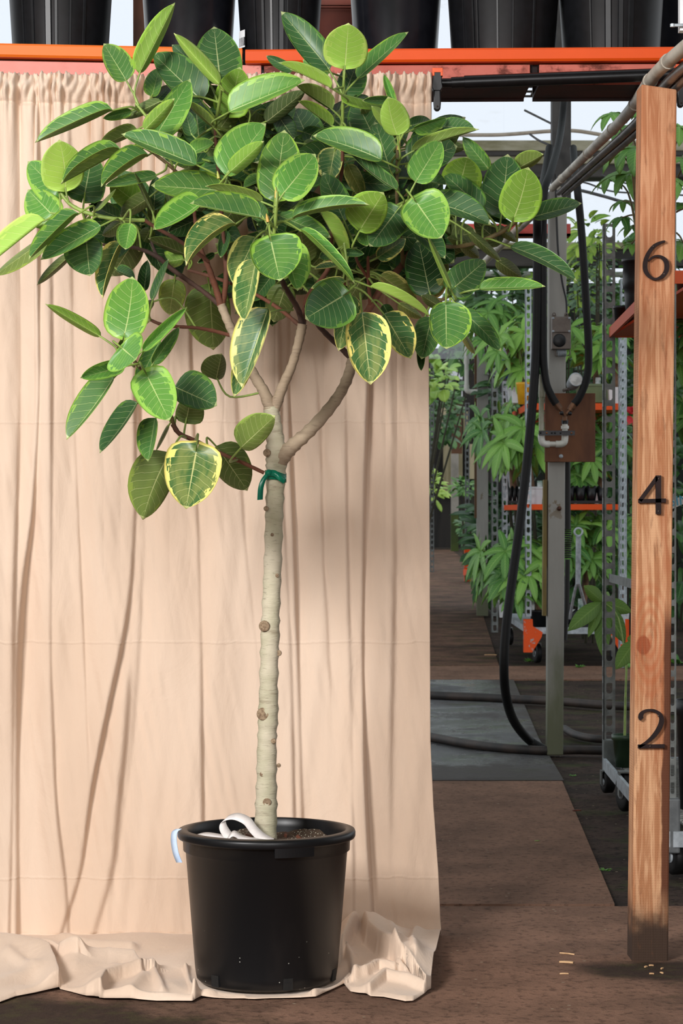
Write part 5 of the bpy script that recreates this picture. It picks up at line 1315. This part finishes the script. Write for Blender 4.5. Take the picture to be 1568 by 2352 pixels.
# ------------------------------------------------------------------ plants
def leafmat(name, a, b, v, rough=.42):
    t = NT(name); uv = t.n('ShaderNodeUVMap').outputs[0]; sx = t.n('ShaderNodeSeparateXYZ'); t.l(uv, sx.inputs[0])
    v0 = t.math('ABSOLUTE', t.math('SUBTRACT', t.math('MULTIPLY', sx.outputs[1], 2), 1)); rnd_ = sx.outputs[2]
    at_ = t.n('ShaderNodeAttribute', attribute_name='tone'); c = t.mix(at_.outputs['Fac'], a, b)
    s_ = t.math('ABSOLUTE', t.math('SUBTRACT', t.math('FRACT', t.math('SUBTRACT', t.math('MULTIPLY', sx.outputs[0], 11), t.math('MULTIPLY', v0, 2))), .5))
    c = t.mix(t.math('MULTIPLY', t.step(s_, .16, .04), .3), c, v); c = t.mix(t.math('MULTIPLY', t.step(v0, .10, .04), .6), c, v)
    t.set(c, rough, spec=.4); t.bump(t.step(s_, .2, .05), .3, .004); return t.mat
PALM = leafmat('money_tree_leaf', S(56, 112, 44), S(132, 182, 76), S(150, 186, 100))
DEEP = leafmat('deep_green_leaf', S(38, 78, 40), S(84, 130, 62), S(110, 150, 90))
LIME = leafmat('lime_leaf', S(110, 160, 50), S(176, 206, 84), S(190, 214, 120))
BROADL = leafmat('broad_leaf', S(46, 96, 42), S(104, 156, 60), S(130, 170, 90))
GLAU = leafmat('blue_green_leaf', S(70, 104, 78), S(120, 150, 116), S(140, 164, 130))
WSTEM = plain('dark_stem', S(58, 54, 34), S(40, 40, 26), 20, .85)
class LB:
    """many leaves in one mesh"""
    def __init__(s): s.v = []; s.f = []; s.uv = []; s.t = []
    def leaf(s, base, d, n, length, width, droop=.3, fold=.25, nu=6, tone=None, shape=.9, tip=.6):
        d = d.normalized(); n = (n-d*n.dot(d)); n = n.normalized() if n.length > 1e-6 else d.orthogonal().normalized()
        b = d.cross(n); o = len(s.v); tone = random.random() if tone is None else tone
        pos = base.copy(); dd = d.copy(); st = length/nu
        for i in range(nu+1):
            u = i/nu; w = width/2*max(.02, math.sin(math.pi*min(1, max(0, u))**shape)**tip if 0 < u < 1 else .02)
            for k in (-1, 0, 1):
                s.v.append(tuple(pos+b*w*k+n*w*fold*abs(k))); s.uv.append((u, .5+.5*k)); s.t.append(tone)
            dd = (dd+Vector((0, 0, -droop/nu))).normalized(); pos = pos+dd*st
            n = (n-dd*n.dot(dd)).normalized()
        for i in range(nu):
            for k in (0, 1): a = o+3*i+k; s.f.append((a, a+1, a+4, a+3))
    def build(s, name, mat, parent=None, th=.0012):
        me = bpy.data.meshes.new(name); me.from_pydata(s.v, [], s.f); me.materials.append(mat); me.polygons.foreach_set('use_smooth', [True]*len(s.f))
        ul = me.uv_layers.new(name='UVMap'); li = np.empty(len(me.loops), dtype=np.int32); me.loops.foreach_get('vertex_index', li); ul.data.foreach_set('uv', np.array(s.uv)[li].ravel())
        a = me.attributes.new('tone', 'FLOAT', 'POINT'); a.data.foreach_set('value', s.t); me.update()
        o = bpy.data.objects.new(name, me); COL.objects.link(o)
        if parent: o.parent = parent; o.matrix_parent_inverse = Matrix.Translation(-parent.location)
        so = o.modifiers.new('t', 'SOLIDIFY'); so.thickness = th; return o
TRUNK = plain('plant_trunk', S(122, 92, 68), S(86, 64, 48), 25, .85)
TAGM = plain('tag_card', S(216, 220, 222), S(70, 120, 96), 18, .5)
def palmate(lb, hub, out, L_, n=6, droop=.9, wid=.34, tone=None, spread=1.0):
    out = out.normalized(); u = out.orthogonal().normalized()
    v = out.cross(u); a0 = random.uniform(0, 6.28); tone = random.random() if tone is None else tone
    for k in range(n):
        a = a0+2*math.pi*k/n*spread; d = (u*math.cos(a)+v*math.sin(a))+out*.25
        l = L_*random.uniform(.72, 1.08)*(1 if d.z < .3 else .8)
        lb.leaf(hub, d, out, l, l*wid, droop*random.uniform(.7, 1.3), .22, 6, min(1, max(0, tone+random.uniform(-.15, .15))), .85, .75)
def money_tree(x, ybase, Y, pw, ph, foli, label, potmat=WHITEP, nh=12, Lp=80, group=None, square=True, tone=.5, trunk=True, tagpx=None, mat=PALM, seed=1, pot=True, dY=.3, outx=0, name='money_tree', cat='potted plant', droop=.9):
    random.seed(seed); s = Y/F
    c = P(x, ybase, Y); th = thing(name, c, label, cat, group)
    if pot:
        m = MB(); w0, w1, h_ = pw*.42*s, pw*.5*s, ph*s
        if square:
            q = lambda w, z: [c+Vector((-w, -w, z)), c+Vector((w, -w, z)), c+Vector((w, w, z)), c+Vector((-w, w, z))]
            m.hexa(q(w0, 0), q(w1, h_)); m.hexa(q(w1*1.06, h_*.88), q(w1*1.06, h_))
        else:
            m.lathe([(0, 0), (w0, 0), (w1, h_*.84), (w1*1.08, h_*.85), (w1*1.08, h_), (w1*.98, h_), (w1*.94, h_*.93), (0, h_*.93)], c, 28)
        m.build('pot', potmat, th)
    cx, cy, rx, ry = foli
    top = c+Vector((0, 0, ph*s))
    fc = P(cx, cy, Y)
    if trunk:
        m = MB(); m.tube([c+Vector((0, 0, ph*s*.8)), top.lerp(fc, .4)+Vector((.02, 0, 0)), fc], [.03*Y/17, .022*Y/17, .012*Y/17], 8, 4); m.build('trunk', TRUNK, th)
    lb = LB(); mp = MB()
    for k in range(int(nh*1.35)):
        a = random.uniform(0, 6.28); r = math.sqrt(random.uniform(.1, 1))
        h = P(cx+rx*r*math.cos(a), cy+ry*r*math.sin(a), Y+random.uniform(-dY, dY))
        o = (h-fc); o.y -= .12; o.x += outx; o.z = abs(o.z)*.5+.15
        palmate(lb, h, o, Lp*s*random.uniform(.75, 1.15), random.choice((5, 6, 6, 7)), droop*1.25, .27, min(1, max(0, tone+random.uniform(-.4, .4))))
        mp.tube([fc.lerp(h, -.1), fc.lerp(h, .6)+Vector((0, 0, .03)), h], [.005*Y/17, .004*Y/17, .003*Y/17], 5, 3)
    lb.build('foliage', mat, th); mp.build('petioles', STEM, th)
    if tagpx:
        m = MB(); tx, ty = tagpx; q0 = P(tx, ty, Y-pw*.4*s); w, h_ = 6*s, 13*s; m.box(q0.x-w, q0.x+w, q0.y-.003, q0.y, q0.z-h_, q0.z+h_); m.build('plant_tag', TAGM, th, .001)
    return th
G1 = 'money trees on the plant cart'
money_tree(1181, 929, 18.6, 30, 38, (1150, 745, 70, 60), 'money tree at the upper left of the cart, leaves reaching over the pale post', seed=2, nh=14, Lp=70, tone=.35)
money_tree(1190, 926, 17.9, 32, 36, (1190, 800, 55, 55), 'bright drooping money tree on the cart top shelf left of the hoses', seed=3, nh=12, Lp=85, tone=.75, outx=-.2)
money_tree(1370, 926, 18.0, 90, 42, (1345, 790, 65, 45), 'money tree in a sage green trough right of the hanging hose', SAGEP, seed=4, nh=16, Lp=62, tone=.75, tagpx=(1373, 880))
money_tree(1410, 930, 17.8, 28, 40, (1412, 800, 22, 60), 'small money tree in a white pot behind the near cart upright', seed=5, nh=5, Lp=60, tone=.3)
money_tree(1180, 1156, 18.4, 30, 30, (1150, 985, 65, 50), 'money tree in a white pot on the middle shelf, arching far left', seed=6, nh=15, Lp=88, tone=.3, outx=-.5)
money_tree(1220, 1158, 17.7, 52, 40, (1190, 1010, 42, 60), 'money tree in a wide white pot with plant tags, centre of the middle shelf', seed=7, nh=12, Lp=88, tone=.8, outx=-.2, tagpx=(1239, 1117))
money_tree(1318, 1157, 18.0, 34, 30, (1325, 1075, 52, 40), 'dark money tree hanging below the plywood board on the middle shelf', seed=8, nh=12, Lp=70, tone=.2, tagpx=(1330, 1115))
money_tree(1375, 1157, 18.2, 34, 28, (1385, 1000, 45, 70), 'money tree behind the near cart upright, right end of the middle shelf', seed=9, nh=12, Lp=72, tone=.25)
zl = zlow
money_tree(1160, 1418, 18.8, 30, 40, (1140, 1290, 62, 55), 'money tree in a white pot low on the cart, spilling left over the path', seed=10, nh=26, Lp=80, tone=.35, outx=-.5)
money_tree(1240, 1442, 17.7, 46, 42, (1200, 1300, 55, 65), 'money tree in a black pot low on the cart behind the sweeping hose', BLACK, seed=11, nh=24, Lp=76, tone=.35, square=False, tagpx=(1221, 1388))
money_tree(1335, 1440, 17.8, 42, 40, (1345, 1250, 60, 65), 'money tree in a white pot low on the cart behind the tow handle', seed=12, nh=28, Lp=66, tone=.4, square=False, tagpx=(1333, 1388))
money_tree(1425, 1440, 18.2, 36, 38, (1425, 1250, 40, 80), 'money tree at the low right end of the cart beside the wooden post', seed=13, nh=20, Lp=70, tone=.4)
# trays
def tray(x, y, Y, w, label):
    c = P(x, y, Y); s = Y/F; W_ = w*s/2; m = MB()
    pr = []
    n = 4
    for k in range(n):
        cx = c.x-W_+W_*2*(k+.5)/n; r = W_/n
        vs = []; N = 14
        for i in range(N):
            a = 2*math.pi*i/N; vs += [(cx+r*.96*math.cos(a), c.y+r*.96*math.sin(a), c.z+.10+.04*abs(math.sin(2*a))), (cx+r*.6*math.cos(a), c.y+r*.6*math.sin(a), c.z)]
        m.add(vs, [(2*i, 2*((i+1) % N), 2*((i+1) % N)+1, 2*i+1) for i in range(N)]+[tuple(2*i+1 for i in range(N))], True)
    m.box(c.x-W_, c.x+W_, c.y-W_/n, c.y+W_/n, c.z, c.z+.02)
    o = m.build('carry_tray', BLACK); o.modifiers.new('t', 'SOLIDIFY').thickness = .004; tag(o, label, 'tray')
tray(1345, 1156, 17.62, 100, 'black plastic carry tray on the middle cart shelf right of the grey post')
tray(1186, 1156, 17.9, 40, 'black plastic carry tray tipped by the white pots left of the hose')
tray(1330, 1440, 17.55, 130, 'black plastic carry tray on the cart base right of the grey post')
# near plants on the near cart
random.seed(40)
sp0 = thing('money_tree', P(1432, 1770, 9.2), 'young money tree with large matte leaves in a green pot on the near cart base', 'potted plant')
m = MB(); c = P(1434, 1772, 9.2); c.z = .135; s = 9.2/F; m.lathe([(0, 0), (21*s, 0), (27*s, 62*s), (30*s, 62*s), (30.5*s, 74*s), (28*s, 74*s), (27*s, 66*s), (0, 66*s)], c, 32); m.build('pot', GREENP, sp0)
m = MB(); hub1, hub2 = P(1383, 1382, 9.75), P(1460, 1470, 9.3)
m.tube([c+Vector((0, 0, .1)), P(1436, 1600, 9.3), P(1440, 1500, 9.4)], [.006, .005, .004], 8, 5); m.tube([P(1438, 1540, 9.38), P(1420, 1420, 9.6), hub1], [.004, .003, .0025], 8, 4); m.tube([P(1440, 1520, 9.38), hub2], [.004, .003], 8); m.build('stem', STEM, sp0)
lb = LB(); s = 9.7/F
def lf(h, tx, ty, tY, w, tone, droop=.0):
    t_ = P(tx, ty, tY); d = t_-h; lb.leaf(h, d, Vector((0, -1, .35)), d.length, w*s, droop, .15, 8, tone, .95, .8)
for tx, ty, tY, w, tn in [(1342, 1343, 9.7, 34, .5), (1302, 1442, 9.55, 40, .35), (1349, 1460, 9.6, 24, .45), (1384, 1506, 9.55, 40, .25), (1437, 1474, 9.6, 44, .2), (1452, 1402, 9.75, 36, .4), (1396, 1356, 9.85, 20, .5), (1420, 1378, 9.9, 24, .4)]: lf(hub1, tx, ty, tY, w, tn, .1)
s = 9.3/F
for tx, ty, tY, w, tn in [(1412, 1534, 9.2, 40, .45), (1440, 1465, 9.3, 24, .4), (1500, 1540, 9.2, 40, .4), (1520, 1450, 9.4, 36, .4)]: lf(hub2, tx, ty, tY, w, tn, .1)
lb.build('foliage', leafmat('matte_leaf', S(70, 104, 40), S(120, 158, 62), S(130, 160, 80), .6), sp0)
# tray pots
def npot(x, yb, Y, w, h_, label, mat=BLACK, z=None, name='nursery_pot'):
    c = P(x, yb, Y); s = Y/F
    if z is not None: c.z = z
    m = MB(); m.lathe([(0, 0), (w*.40*s, 0), (w*.48*s, h_*s*.86), (w*.54*s, h_*s*.87), (w*.54*s, h_*s), (w*.5*s, h_*s), (w*.47*s, h_*s*.9), (0, h_*s*.9)], c, 28)
    o = m.build(name, mat); tag(o, label, 'nursery pot'); return o
npot(1427, 745, 9.2, 36, 52, 'short black pot on the orange tray left of the wooden post', z=ztray)
# stacked pots carry the tall tree
tt_ = thing('money_tree', P(1462, 745, 9.0), 'tall money tree with dark hanging leaves in stacked black pots beside the numeral 6', 'potted plant')
c = P(1464, 745, 9.0); c.z = ztray; s = 9.0/F
m = MB(); m.lathe([(0, 0), (24*s, 0), (31*s, 66*s), (31*s, 80*s), (34*s, 82*s), (35*s, 100*s), (33*s, 142*s), (37*s, 142*s), (37*s, 150*s), (33*s, 150*s), (31*s, 144*s), (0, 144*s)], c, 32); m.build('pot', BLACK, tt_)
m = MB(); base = c+Vector((0, 0, .24))
HB = [(1405, 262, 60), (1440, 290, 95), (1462, 340, 100), (1425, 352, 90), (1398, 408, 60), (1446, 398, 110), (1480, 250, 80), (1560, 290, 110), (1575, 370, 110), (1560, 420, 100), (1590, 480, 110), (1430, 462, 55), (1428, 500, 55), (1452, 520, 60), (1450, 560, 45), (1570, 560, 100)]
lb = LB(); random.seed(51)
for x, y, l in HB:
    h = P(x, y, 9.0+random.uniform(-.25, .25)); o = Vector(((x-1480)/300+.01, -.35, .8))
    palmate(lb, h, o, l*s, 6, 1.5, .36, random.uniform(.05, .6)); m.tube([base+Vector((0, 0, .1)), base.lerp(h, .6)+Vector((.03, 0, .08)), h], [.006, .004, .003], 6, 5)
m.build('stems', STEMD, tt_); lb.build('foliage', PALM, tt_)
npot(1582, 745, 8.4, 60, 78, 'black pot of bark on the orange tray right of the wooden post', z=ztray)
npot(1600, 1800, 7.9, 96, 250, 'large black pot on the near cart base at the right edge of the photo', z=.135)
money_tree(1600, 1330, 8.6, 60, 60, (1590, 860, 40, 160), 'leafy plant filling the right edge between the near cart shelves', BLACK, nh=14, Lp=80, tone=.4, seed=61, pot=False, mat=BROADL, name='leafy_plant')
sg = thing('paper_sign', P(1548, 1150, 8.2), 'torn white paper sign with blue letters behind the near cart upright', 'sign')
m = MB(); a, b = P(1536, 1172, 8.2), P(1580, 1136, 8.2); m.hexa([Vector((a.x, 8.2, a.z)), Vector((b.x, 8.2, a.z+.03)), Vector((b.x, 8.202, a.z+.03)), Vector((a.x, 8.202, a.z))], [Vector((a.x, 8.2, b.z-.02)), Vector((b.x, 8.2, b.z)), Vector((b.x, 8.202, b.z)), Vector((a.x, 8.202, b.z-.02))]); m.build('sheet', plain('sign_paper', S(206, 208, 204), S(190, 192, 188), 10, .7), sg)
cu = bpy.data.curves.new('lettering', 'FONT'); cu.body = 'SIN'; cu.size = .05; cu.extrude = .0005; to = bpy.data.objects.new('tmp', cu); COL.objects.link(to)
bpy.context.view_layer.update(); dme = bpy.data.meshes.new_from_object(to.evaluated_get(bpy.context.evaluated_depsgraph_get())); bpy.data.objects.remove(to)
lo = bpy.data.objects.new('lettering', dme); COL.objects.link(lo); dme.materials.clear(); dme.materials.append(plain('teal_ink', S(60, 150, 180), S(60, 150, 180), 5, .6)); lo.parent = sg; lo.location = (P(1538, 1163, 8.19).x-sg.location.x, -.003, P(1538, 1163, 8.19).z-sg.location.z); lo.rotation_euler = (math.pi/2, -.12, 0); lo['label'] = 'blue letters'

# ------------------------------------------------------------------ plants and clutter farther back
def shrub(x, y, rx, ry, Y, label, mat, n=160, lpx=26, wid=.5, dY=1.0, seed=1, name='shrub', cat='shrub', droop=.5, stems=True, stem_x=None, tone=(0, 1)):
    random.seed(seed); s = Y/F; c = P(x, y, Y); g = Vector((P(stem_x or x, 0, Y).x, Y, 0)); th = thing(name, g, label, cat)
    lb = LB(); m = MB()
    for k in range(n):
        while True:
            q = Vector((random.uniform(-1, 1), random.uniform(-1, 1), random.uniform(-1, 1)))
            if .15 < q.length < 1: break
        pz = c+Vector((q.x*rx*s, q.y*dY, q.z*ry*s)); d = Vector((q.x+random.uniform(-.6, .6), q.y-.35+random.uniform(-.5, .5), q.z*.6+random.uniform(-.3, .5)))
        l = lpx*s*random.uniform(.6, 1.25); lb.leaf(pz, d, Vector((random.uniform(-.5, .5), -.5, 1)), l, l*wid, droop, .2, 5, random.uniform(*tone), .85, .6)
    lb.build('foliage', mat, th)
    for k in range(5 if stems else 0):
        a = random.uniform(0, 6.28); t_ = c+Vector((rx*s*.6*math.cos(a), dY*.5*math.sin(a), ry*s*random.uniform(-.2, .6)))
        m.tube([g+Vector((.05*math.cos(a), .05*math.sin(a), 0)), g.lerp(t_, .5)+Vector((.03, .0, .02)), t_], [.012*Y/20, .009*Y/20, .005], 6, 4)
    if stems: m.build('stems', WSTEM, th)
    return th
shrub(1345, 640, 62, 95, 20.8, 'grey-green small leaved bush behind the hanging hose', GLAU, 380, 18, .5, .7, 71)
shrub(1350, 560, 46, 62, 20.2, 'lime green umbrella shaped plant against the white sheet', LIME, 70, 44, .38, .5, 72, droop=1.0)
shrub(1290, 640, 70, 90, 22.5, 'yellow-green bush behind the thermostat post', LIME, 160, 34, .45, .8, 73)
shrub(1180, 690, 80, 90, 23.5, 'dark broad leaved shrub behind the cart uprights', DEEP, 220, 44, .5, 1.0, 74, stem_x=1205)
shrub(1110, 640, 60, 60, 24.5, 'mid green shrub behind the right side of the tree crown', BROADL, 150, 46, .45, .8, 75, stem_x=1205)
shrub(1440, 660, 60, 110, 23.0, 'tangled bush behind the orange tray of the near cart', BROADL, 200, 40, .45, 1.0, 76)
shrub(1250, 900, 120, 190, 25.0, 'large dark shrub filling the gap behind the plant cart', DEEP, 420, 52, .45, 1.2, 77, tone=(0, .5))
shrub(1430, 960, 90, 220, 23.5, 'dark leafy shrub behind the right end of the plant cart', DEEP, 420, 56, .45, 1.0, 78, tone=(0, .7))
shrub(1560, 1000, 90, 420, 22.5, 'deep green shrub at the right edge of the photo', DEEP, 420, 60, .45, 1.0, 79)
shrub(1330, 1260, 130, 120, 26.0, 'dark low shrub under and behind the cart shelves', DEEP, 300, 56, .45, 1.0, 80, tone=(0, .4))
shrub(1160, 1240, 80, 130, 26.5, 'dark low shrub behind the left end of the plant cart', DEEP, 260, 50, .45, 1.0, 81, stem_x=1205, tone=(0, .4))
shrub(1430, 1335, 70, 95, 24.5, 'shaded low shrub behind the palm shaped young leaves', DEEP, 200, 50, .45, .8, 82, tone=(0, .5))
fl_ = shrub(1446, 975, 26, 50, 19.4, 'red flowering plant left of the wooden post', BROADL, 30, 50, .4, .4, 83, 'flowering_plant', 'potted plant')
REDF = leafmat('red_bract', S(190, 24, 36), S(224, 50, 56), S(230, 80, 70)); lb = LB(); random.seed(84)
for (x, y, l) in [(1446, 945, 26), (1456, 950, 30), (1450, 960, 34), (1462, 940, 28), (1440, 955, 24), (1450, 975, 22), (1420, 958, 22), (1421, 968, 20), (1465, 960, 30)]:
    h = P(x, y, 18.9); lb.leaf(h, Vector((random.uniform(-.6, .8), -.4, random.uniform(-.9, .5))), Vector((0, -1, .4)), l*18.9/F, l*.55*18.9/F, .3, .1, 5)
lb.build('bracts', REDF, fl_)['label'] = 'red bracts'
# left aisle
WALLD = plain('dark_shed_wall', S(40, 36, 32), S(22, 20, 18), 1.2, .9, stretch=(3, 1, .4))
m = MB(); a, b = P(880, 1228, 74), P(1330, 800, 74); m.box(a.x, b.x, 74, 74.3, 0, b.z); struct(m.build('wall_far', WALLD))
PALE = plain('mouldy_panel', S(170, 158, 128), S(108, 100, 70), .9, .8, stretch=(2, 1, .3))
for i, (x0, x1, y0, y1) in enumerate([(1011, 1034, 936, 984), (1018, 1036, 1004, 1140), (1052, 1062, 1000, 1100), (1076, 1092, 1020, 1100), (1064, 1074, 945, 1000)]):
    a, b = P(x0, y1, 73.7), P(x1, y0, 73.7); m = MB(); m.box(a.x, b.x, 73.7, 73.95, a.z, b.z); struct(m.build('trim_%d' % (i+8), PALE))
shrub(1000, 870, 34, 50, 40, 'light green vine beside the curtain edge', LIME, 60, 30, .8, 1.2, 85, tone=(0, .6), stem_x=945)
shrub(1015, 930, 40, 90, 55, 'dark creeper in the far aisle beside the curtain', DEEP, 240, 28, .7, 1.5, 86, stem_x=945)
shrub(1075, 760, 60, 90, 44, 'hanging greenery above the far aisle', BROADL, 260, 34, .6, 1.5, 87, stem_x=945)
shrub(994, 1122, 18, 34, 45, 'pale green plant low beside the curtain edge', LIME, 60, 26, .5, .8, 88, tone=(.3, 1), stems=False)
shrub(1070, 1120, 36, 20, 58, 'row of low green seedlings in the far aisle', BROADL, 120, 16, .5, .8, 89)
shrub(1085, 1215, 28, 30, 60, 'dark weeds along the right edge of the far path', DEEP, 120, 22, .5, 1.2, 90)
pl = thing('support_post', FL(1107, 1415), 'pale grey metal post beside the far path', 'post')
m = MB(); c0 = FL(1107, 1415); Y = c0.y; a, b = P(1095, 0, Y).x, P(1121, 0, Y).x; m.box(a, b, Y, Y+.12, 0, P(0, 470, Y).z); m.build('post', GPOST, pl, .004)
m = MB(); m.box(P(1090, 0, Y).x, a, Y+.02, Y+.1, P(0, 1190, Y).z, P(0, 600, Y).z); m.build('edge_board', BATB, pl)
fp = thing('support_post', FL(1045, 1266), 'brown topped white post with a mossy foot in the far aisle', 'post')
Y = FL(0, 1266).y; MOSS = plain('mossy_paint', S(70, 84, 30), S(44, 56, 22), 1.2, .9); WPAINT = plain('old_white_paint', S(150, 144, 134), S(120, 116, 106), 1.5, .8); BRP = plain('brown_paint', S(92, 60, 36), S(66, 44, 28), 1.2, .8)
for (y0, y1, x0, x1, mm_, nm) in [(1180, 1266, 1035.5, 1052.5, MOSS, 'foot'), (1042, 1180, 1036, 1053, WPAINT, 'shaft'), (920, 1042, 1037, 1061, BRP, 'top')]:
    m = MB(); m.box(P(x0, 0, Y).x, P(x1, 0, Y).x, Y, Y+.2, max(0, P(0, y1, Y).z), P(0, y0, Y).z); m.build(nm, mm_, fp)
m = MB(); m.box(P(1033, 0, 68).x, P(1066, 0, 68).x, 67.3, 68.7, P(0, 921, 68).z, P(0, 917.5, 68).z); m.build('shelf_board', BRP, fp)
Y = 25.0
pp = thing('pvc_pipe', P(1072, 850, Y), 'white plastic pipe with an elbow beside the pale metal post', 'pipe')
m = MB(); m.tube([P(1071, 690, Y), P(1071, 888, Y)], .025, 12); m.build('riser', PVC, pp)
m = MB(); m.tube([P(1071, 824, Y), P(1071, 836, Y)], .032, 12); m.build('coupling', PVC, pp)
m = MB(); m.tube([P(1071, 884, Y), P(1072, 896, Y), P(1080, 900, Y), P(1096, 900, Y)], .03, 12, 4); m.build('elbow', PVC, pp)
npot(1049, 917.5, 67.8, 24, 46, 'black pot standing high on the brown topped post', name='nursery_pot')
m = MB(); a, b = P(1036, 917.5, 68.2), P(1062, 853, 68.2); m.box(a.x, b.x, 68.2, 68.4, a.z, b.z); tag(m.build('white_box', WHITEP, bevel=.02), 'white box behind the black pot in the far aisle', 'box')
m = MB(); m.tube([P(1031, 800, 73.93), P(1030, 960, 73.93)], .06, 8); m.tube([P(1030, 930, 73.93), P(1029, 965, 73.93)], .09, 8); tag(m.build('standpipe', plain('old_pipe', S(170, 160, 140), S(130, 120, 104), 3, .6)), 'thin pale standpipe in the far aisle', 'pipe')
def upr(x, y0, y1, w, Y, label, mat, foot=None):
    th = thing('slotted_upright', P(x, y1, Y), label, 'upright'); slotted('angle', x, Y, y0, y1, w, mat, th, z0=0.0)
    if foot:
        a, b = P(x-w*.7, foot, Y), P(x+w*.7, y1-2, Y); m = MB(); m.box(a.x, b.x, Y-.02, Y+.08, max(0, a.z), b.z); m.bar((a.x, Y, max(.1, a.z)+.06), (b.x+.25, Y-1.2, .16), .04, .1); m.build('foot', ORANGE, th)
upr(1073, 925, 1264, 10, 38, 'dark slotted upright with an orange foot in the far aisle', GALVD, 1335)
upr(992, 830, 1166, 9, 44, 'dark slotted upright right beside the curtain edge', GALVD)
upr(1136, 690, 1400, 15, 22.0, 'dull slotted upright behind the left of the plant cart', GALVD)
upr(1428, 765, 1380, 14, 17.0, 'bright slotted upright left of the wooden post', GALV)
m = MB(); a, b = P(1150, 872, 19.6), P(1186, 828, 19.6); m.hexa([Vector((a.x+.02, 19.4, a.z)), Vector((b.x-.02, 19.4, a.z)), Vector((b.x-.02, 19.8, a.z)), Vector((a.x+.02, 19.8, a.z))], [Vector((a.x, 19.35, b.z)), Vector((b.x, 19.35, b.z)), Vector((b.x, 19.85, b.z)), Vector((a.x, 19.85, b.z))])
tag(m.build('blue_tub', plain('blue_plastic', S(24, 34, 120), S(18, 26, 96), 8, .4)), 'dark blue tub at the back of the cart top shelf', 'tub')
m = MB(); c = P(1203, 905, 17.6); m.lathe([(0, -.08), (.045, -.08), (.06, .07), (.064, .075), (.064, .09), (0, .085)], c, 20); tag(m.build('yellow_pot', plain('yellow_plastic', S(226, 172, 40), S(206, 150, 30), 8, .4)), 'yellow pot on the cart top shelf left of the hoses', 'pot')
m = MB(); a, b = P(1434, 1345, 18.6), P(1462, 1318, 18.6); m.box(a.x, b.x, 18.6, 18.75, a.z, b.z); tag(m.build('teal_bag', plain('teal_cloth', S(24, 130, 128), S(18, 108, 108), 8, .7), bevel=.03), 'teal bag tucked beside the wooden post behind the near cart brace', 'bag')
m = MB(); vs = []; random.seed(5)
c = FL(1076, 1248, .0)
for k in range(14): a = 2*math.pi*k/14; vs.append(c+Vector((.45*math.cos(a)*random.uniform(.7, 1.1), .5*math.sin(a), .02)))
vs.append(c+Vector((0, 0, .22))); m.add(vs, [(k, (k+1) % 14, 14) for k in range(14)]); tag(m.build('plastic_sheet', plain('crumpled_plastic', S(170, 176, 184), S(120, 126, 134), 6, .3)), 'crumpled clear plastic sheet on the ground in the far aisle', 'plastic sheet')
def weed(x, y, r, label, seed):
    random.seed(seed); c = FL(x, y); lb = LB(); s = c.y/F
    for k in range(22):
        a = random.uniform(0, 6.28); d = Vector((math.cos(a), math.sin(a), random.uniform(.5, 1.6))); lb.leaf(c+Vector((math.cos(a)*r*s*.4, math.sin(a)*r*s*.4, 0)), d, Vector((0, 0, 1)), r*s*random.uniform(.5, 1), r*s*.3, .6, .2, 4)
    tag(lb.build('weed', BROADL), label, 'weed')
weed(1218, 1520, 16, 'small weed on the ground in front of the plant cart', 3); weed(1390, 2000, 12, 'tuft of moss green weed at the path edge left of the post', 4)
weed(1450, 1535, 28, 'leafy weeds low on the ground left of the wooden post', 5); weed(1330, 1533, 12, 'tiny weed on the ground right of the grey post', 6); weed(1346, 1700, 12, 'small weed by the hose on the dark soil', 7)
weed(1315, 1783, 8, 'tiny sprout on the dark soil before the grey post', 8); weed(1560, 1525, 34, 'light green weeds at the right edge behind the near cart', 9)
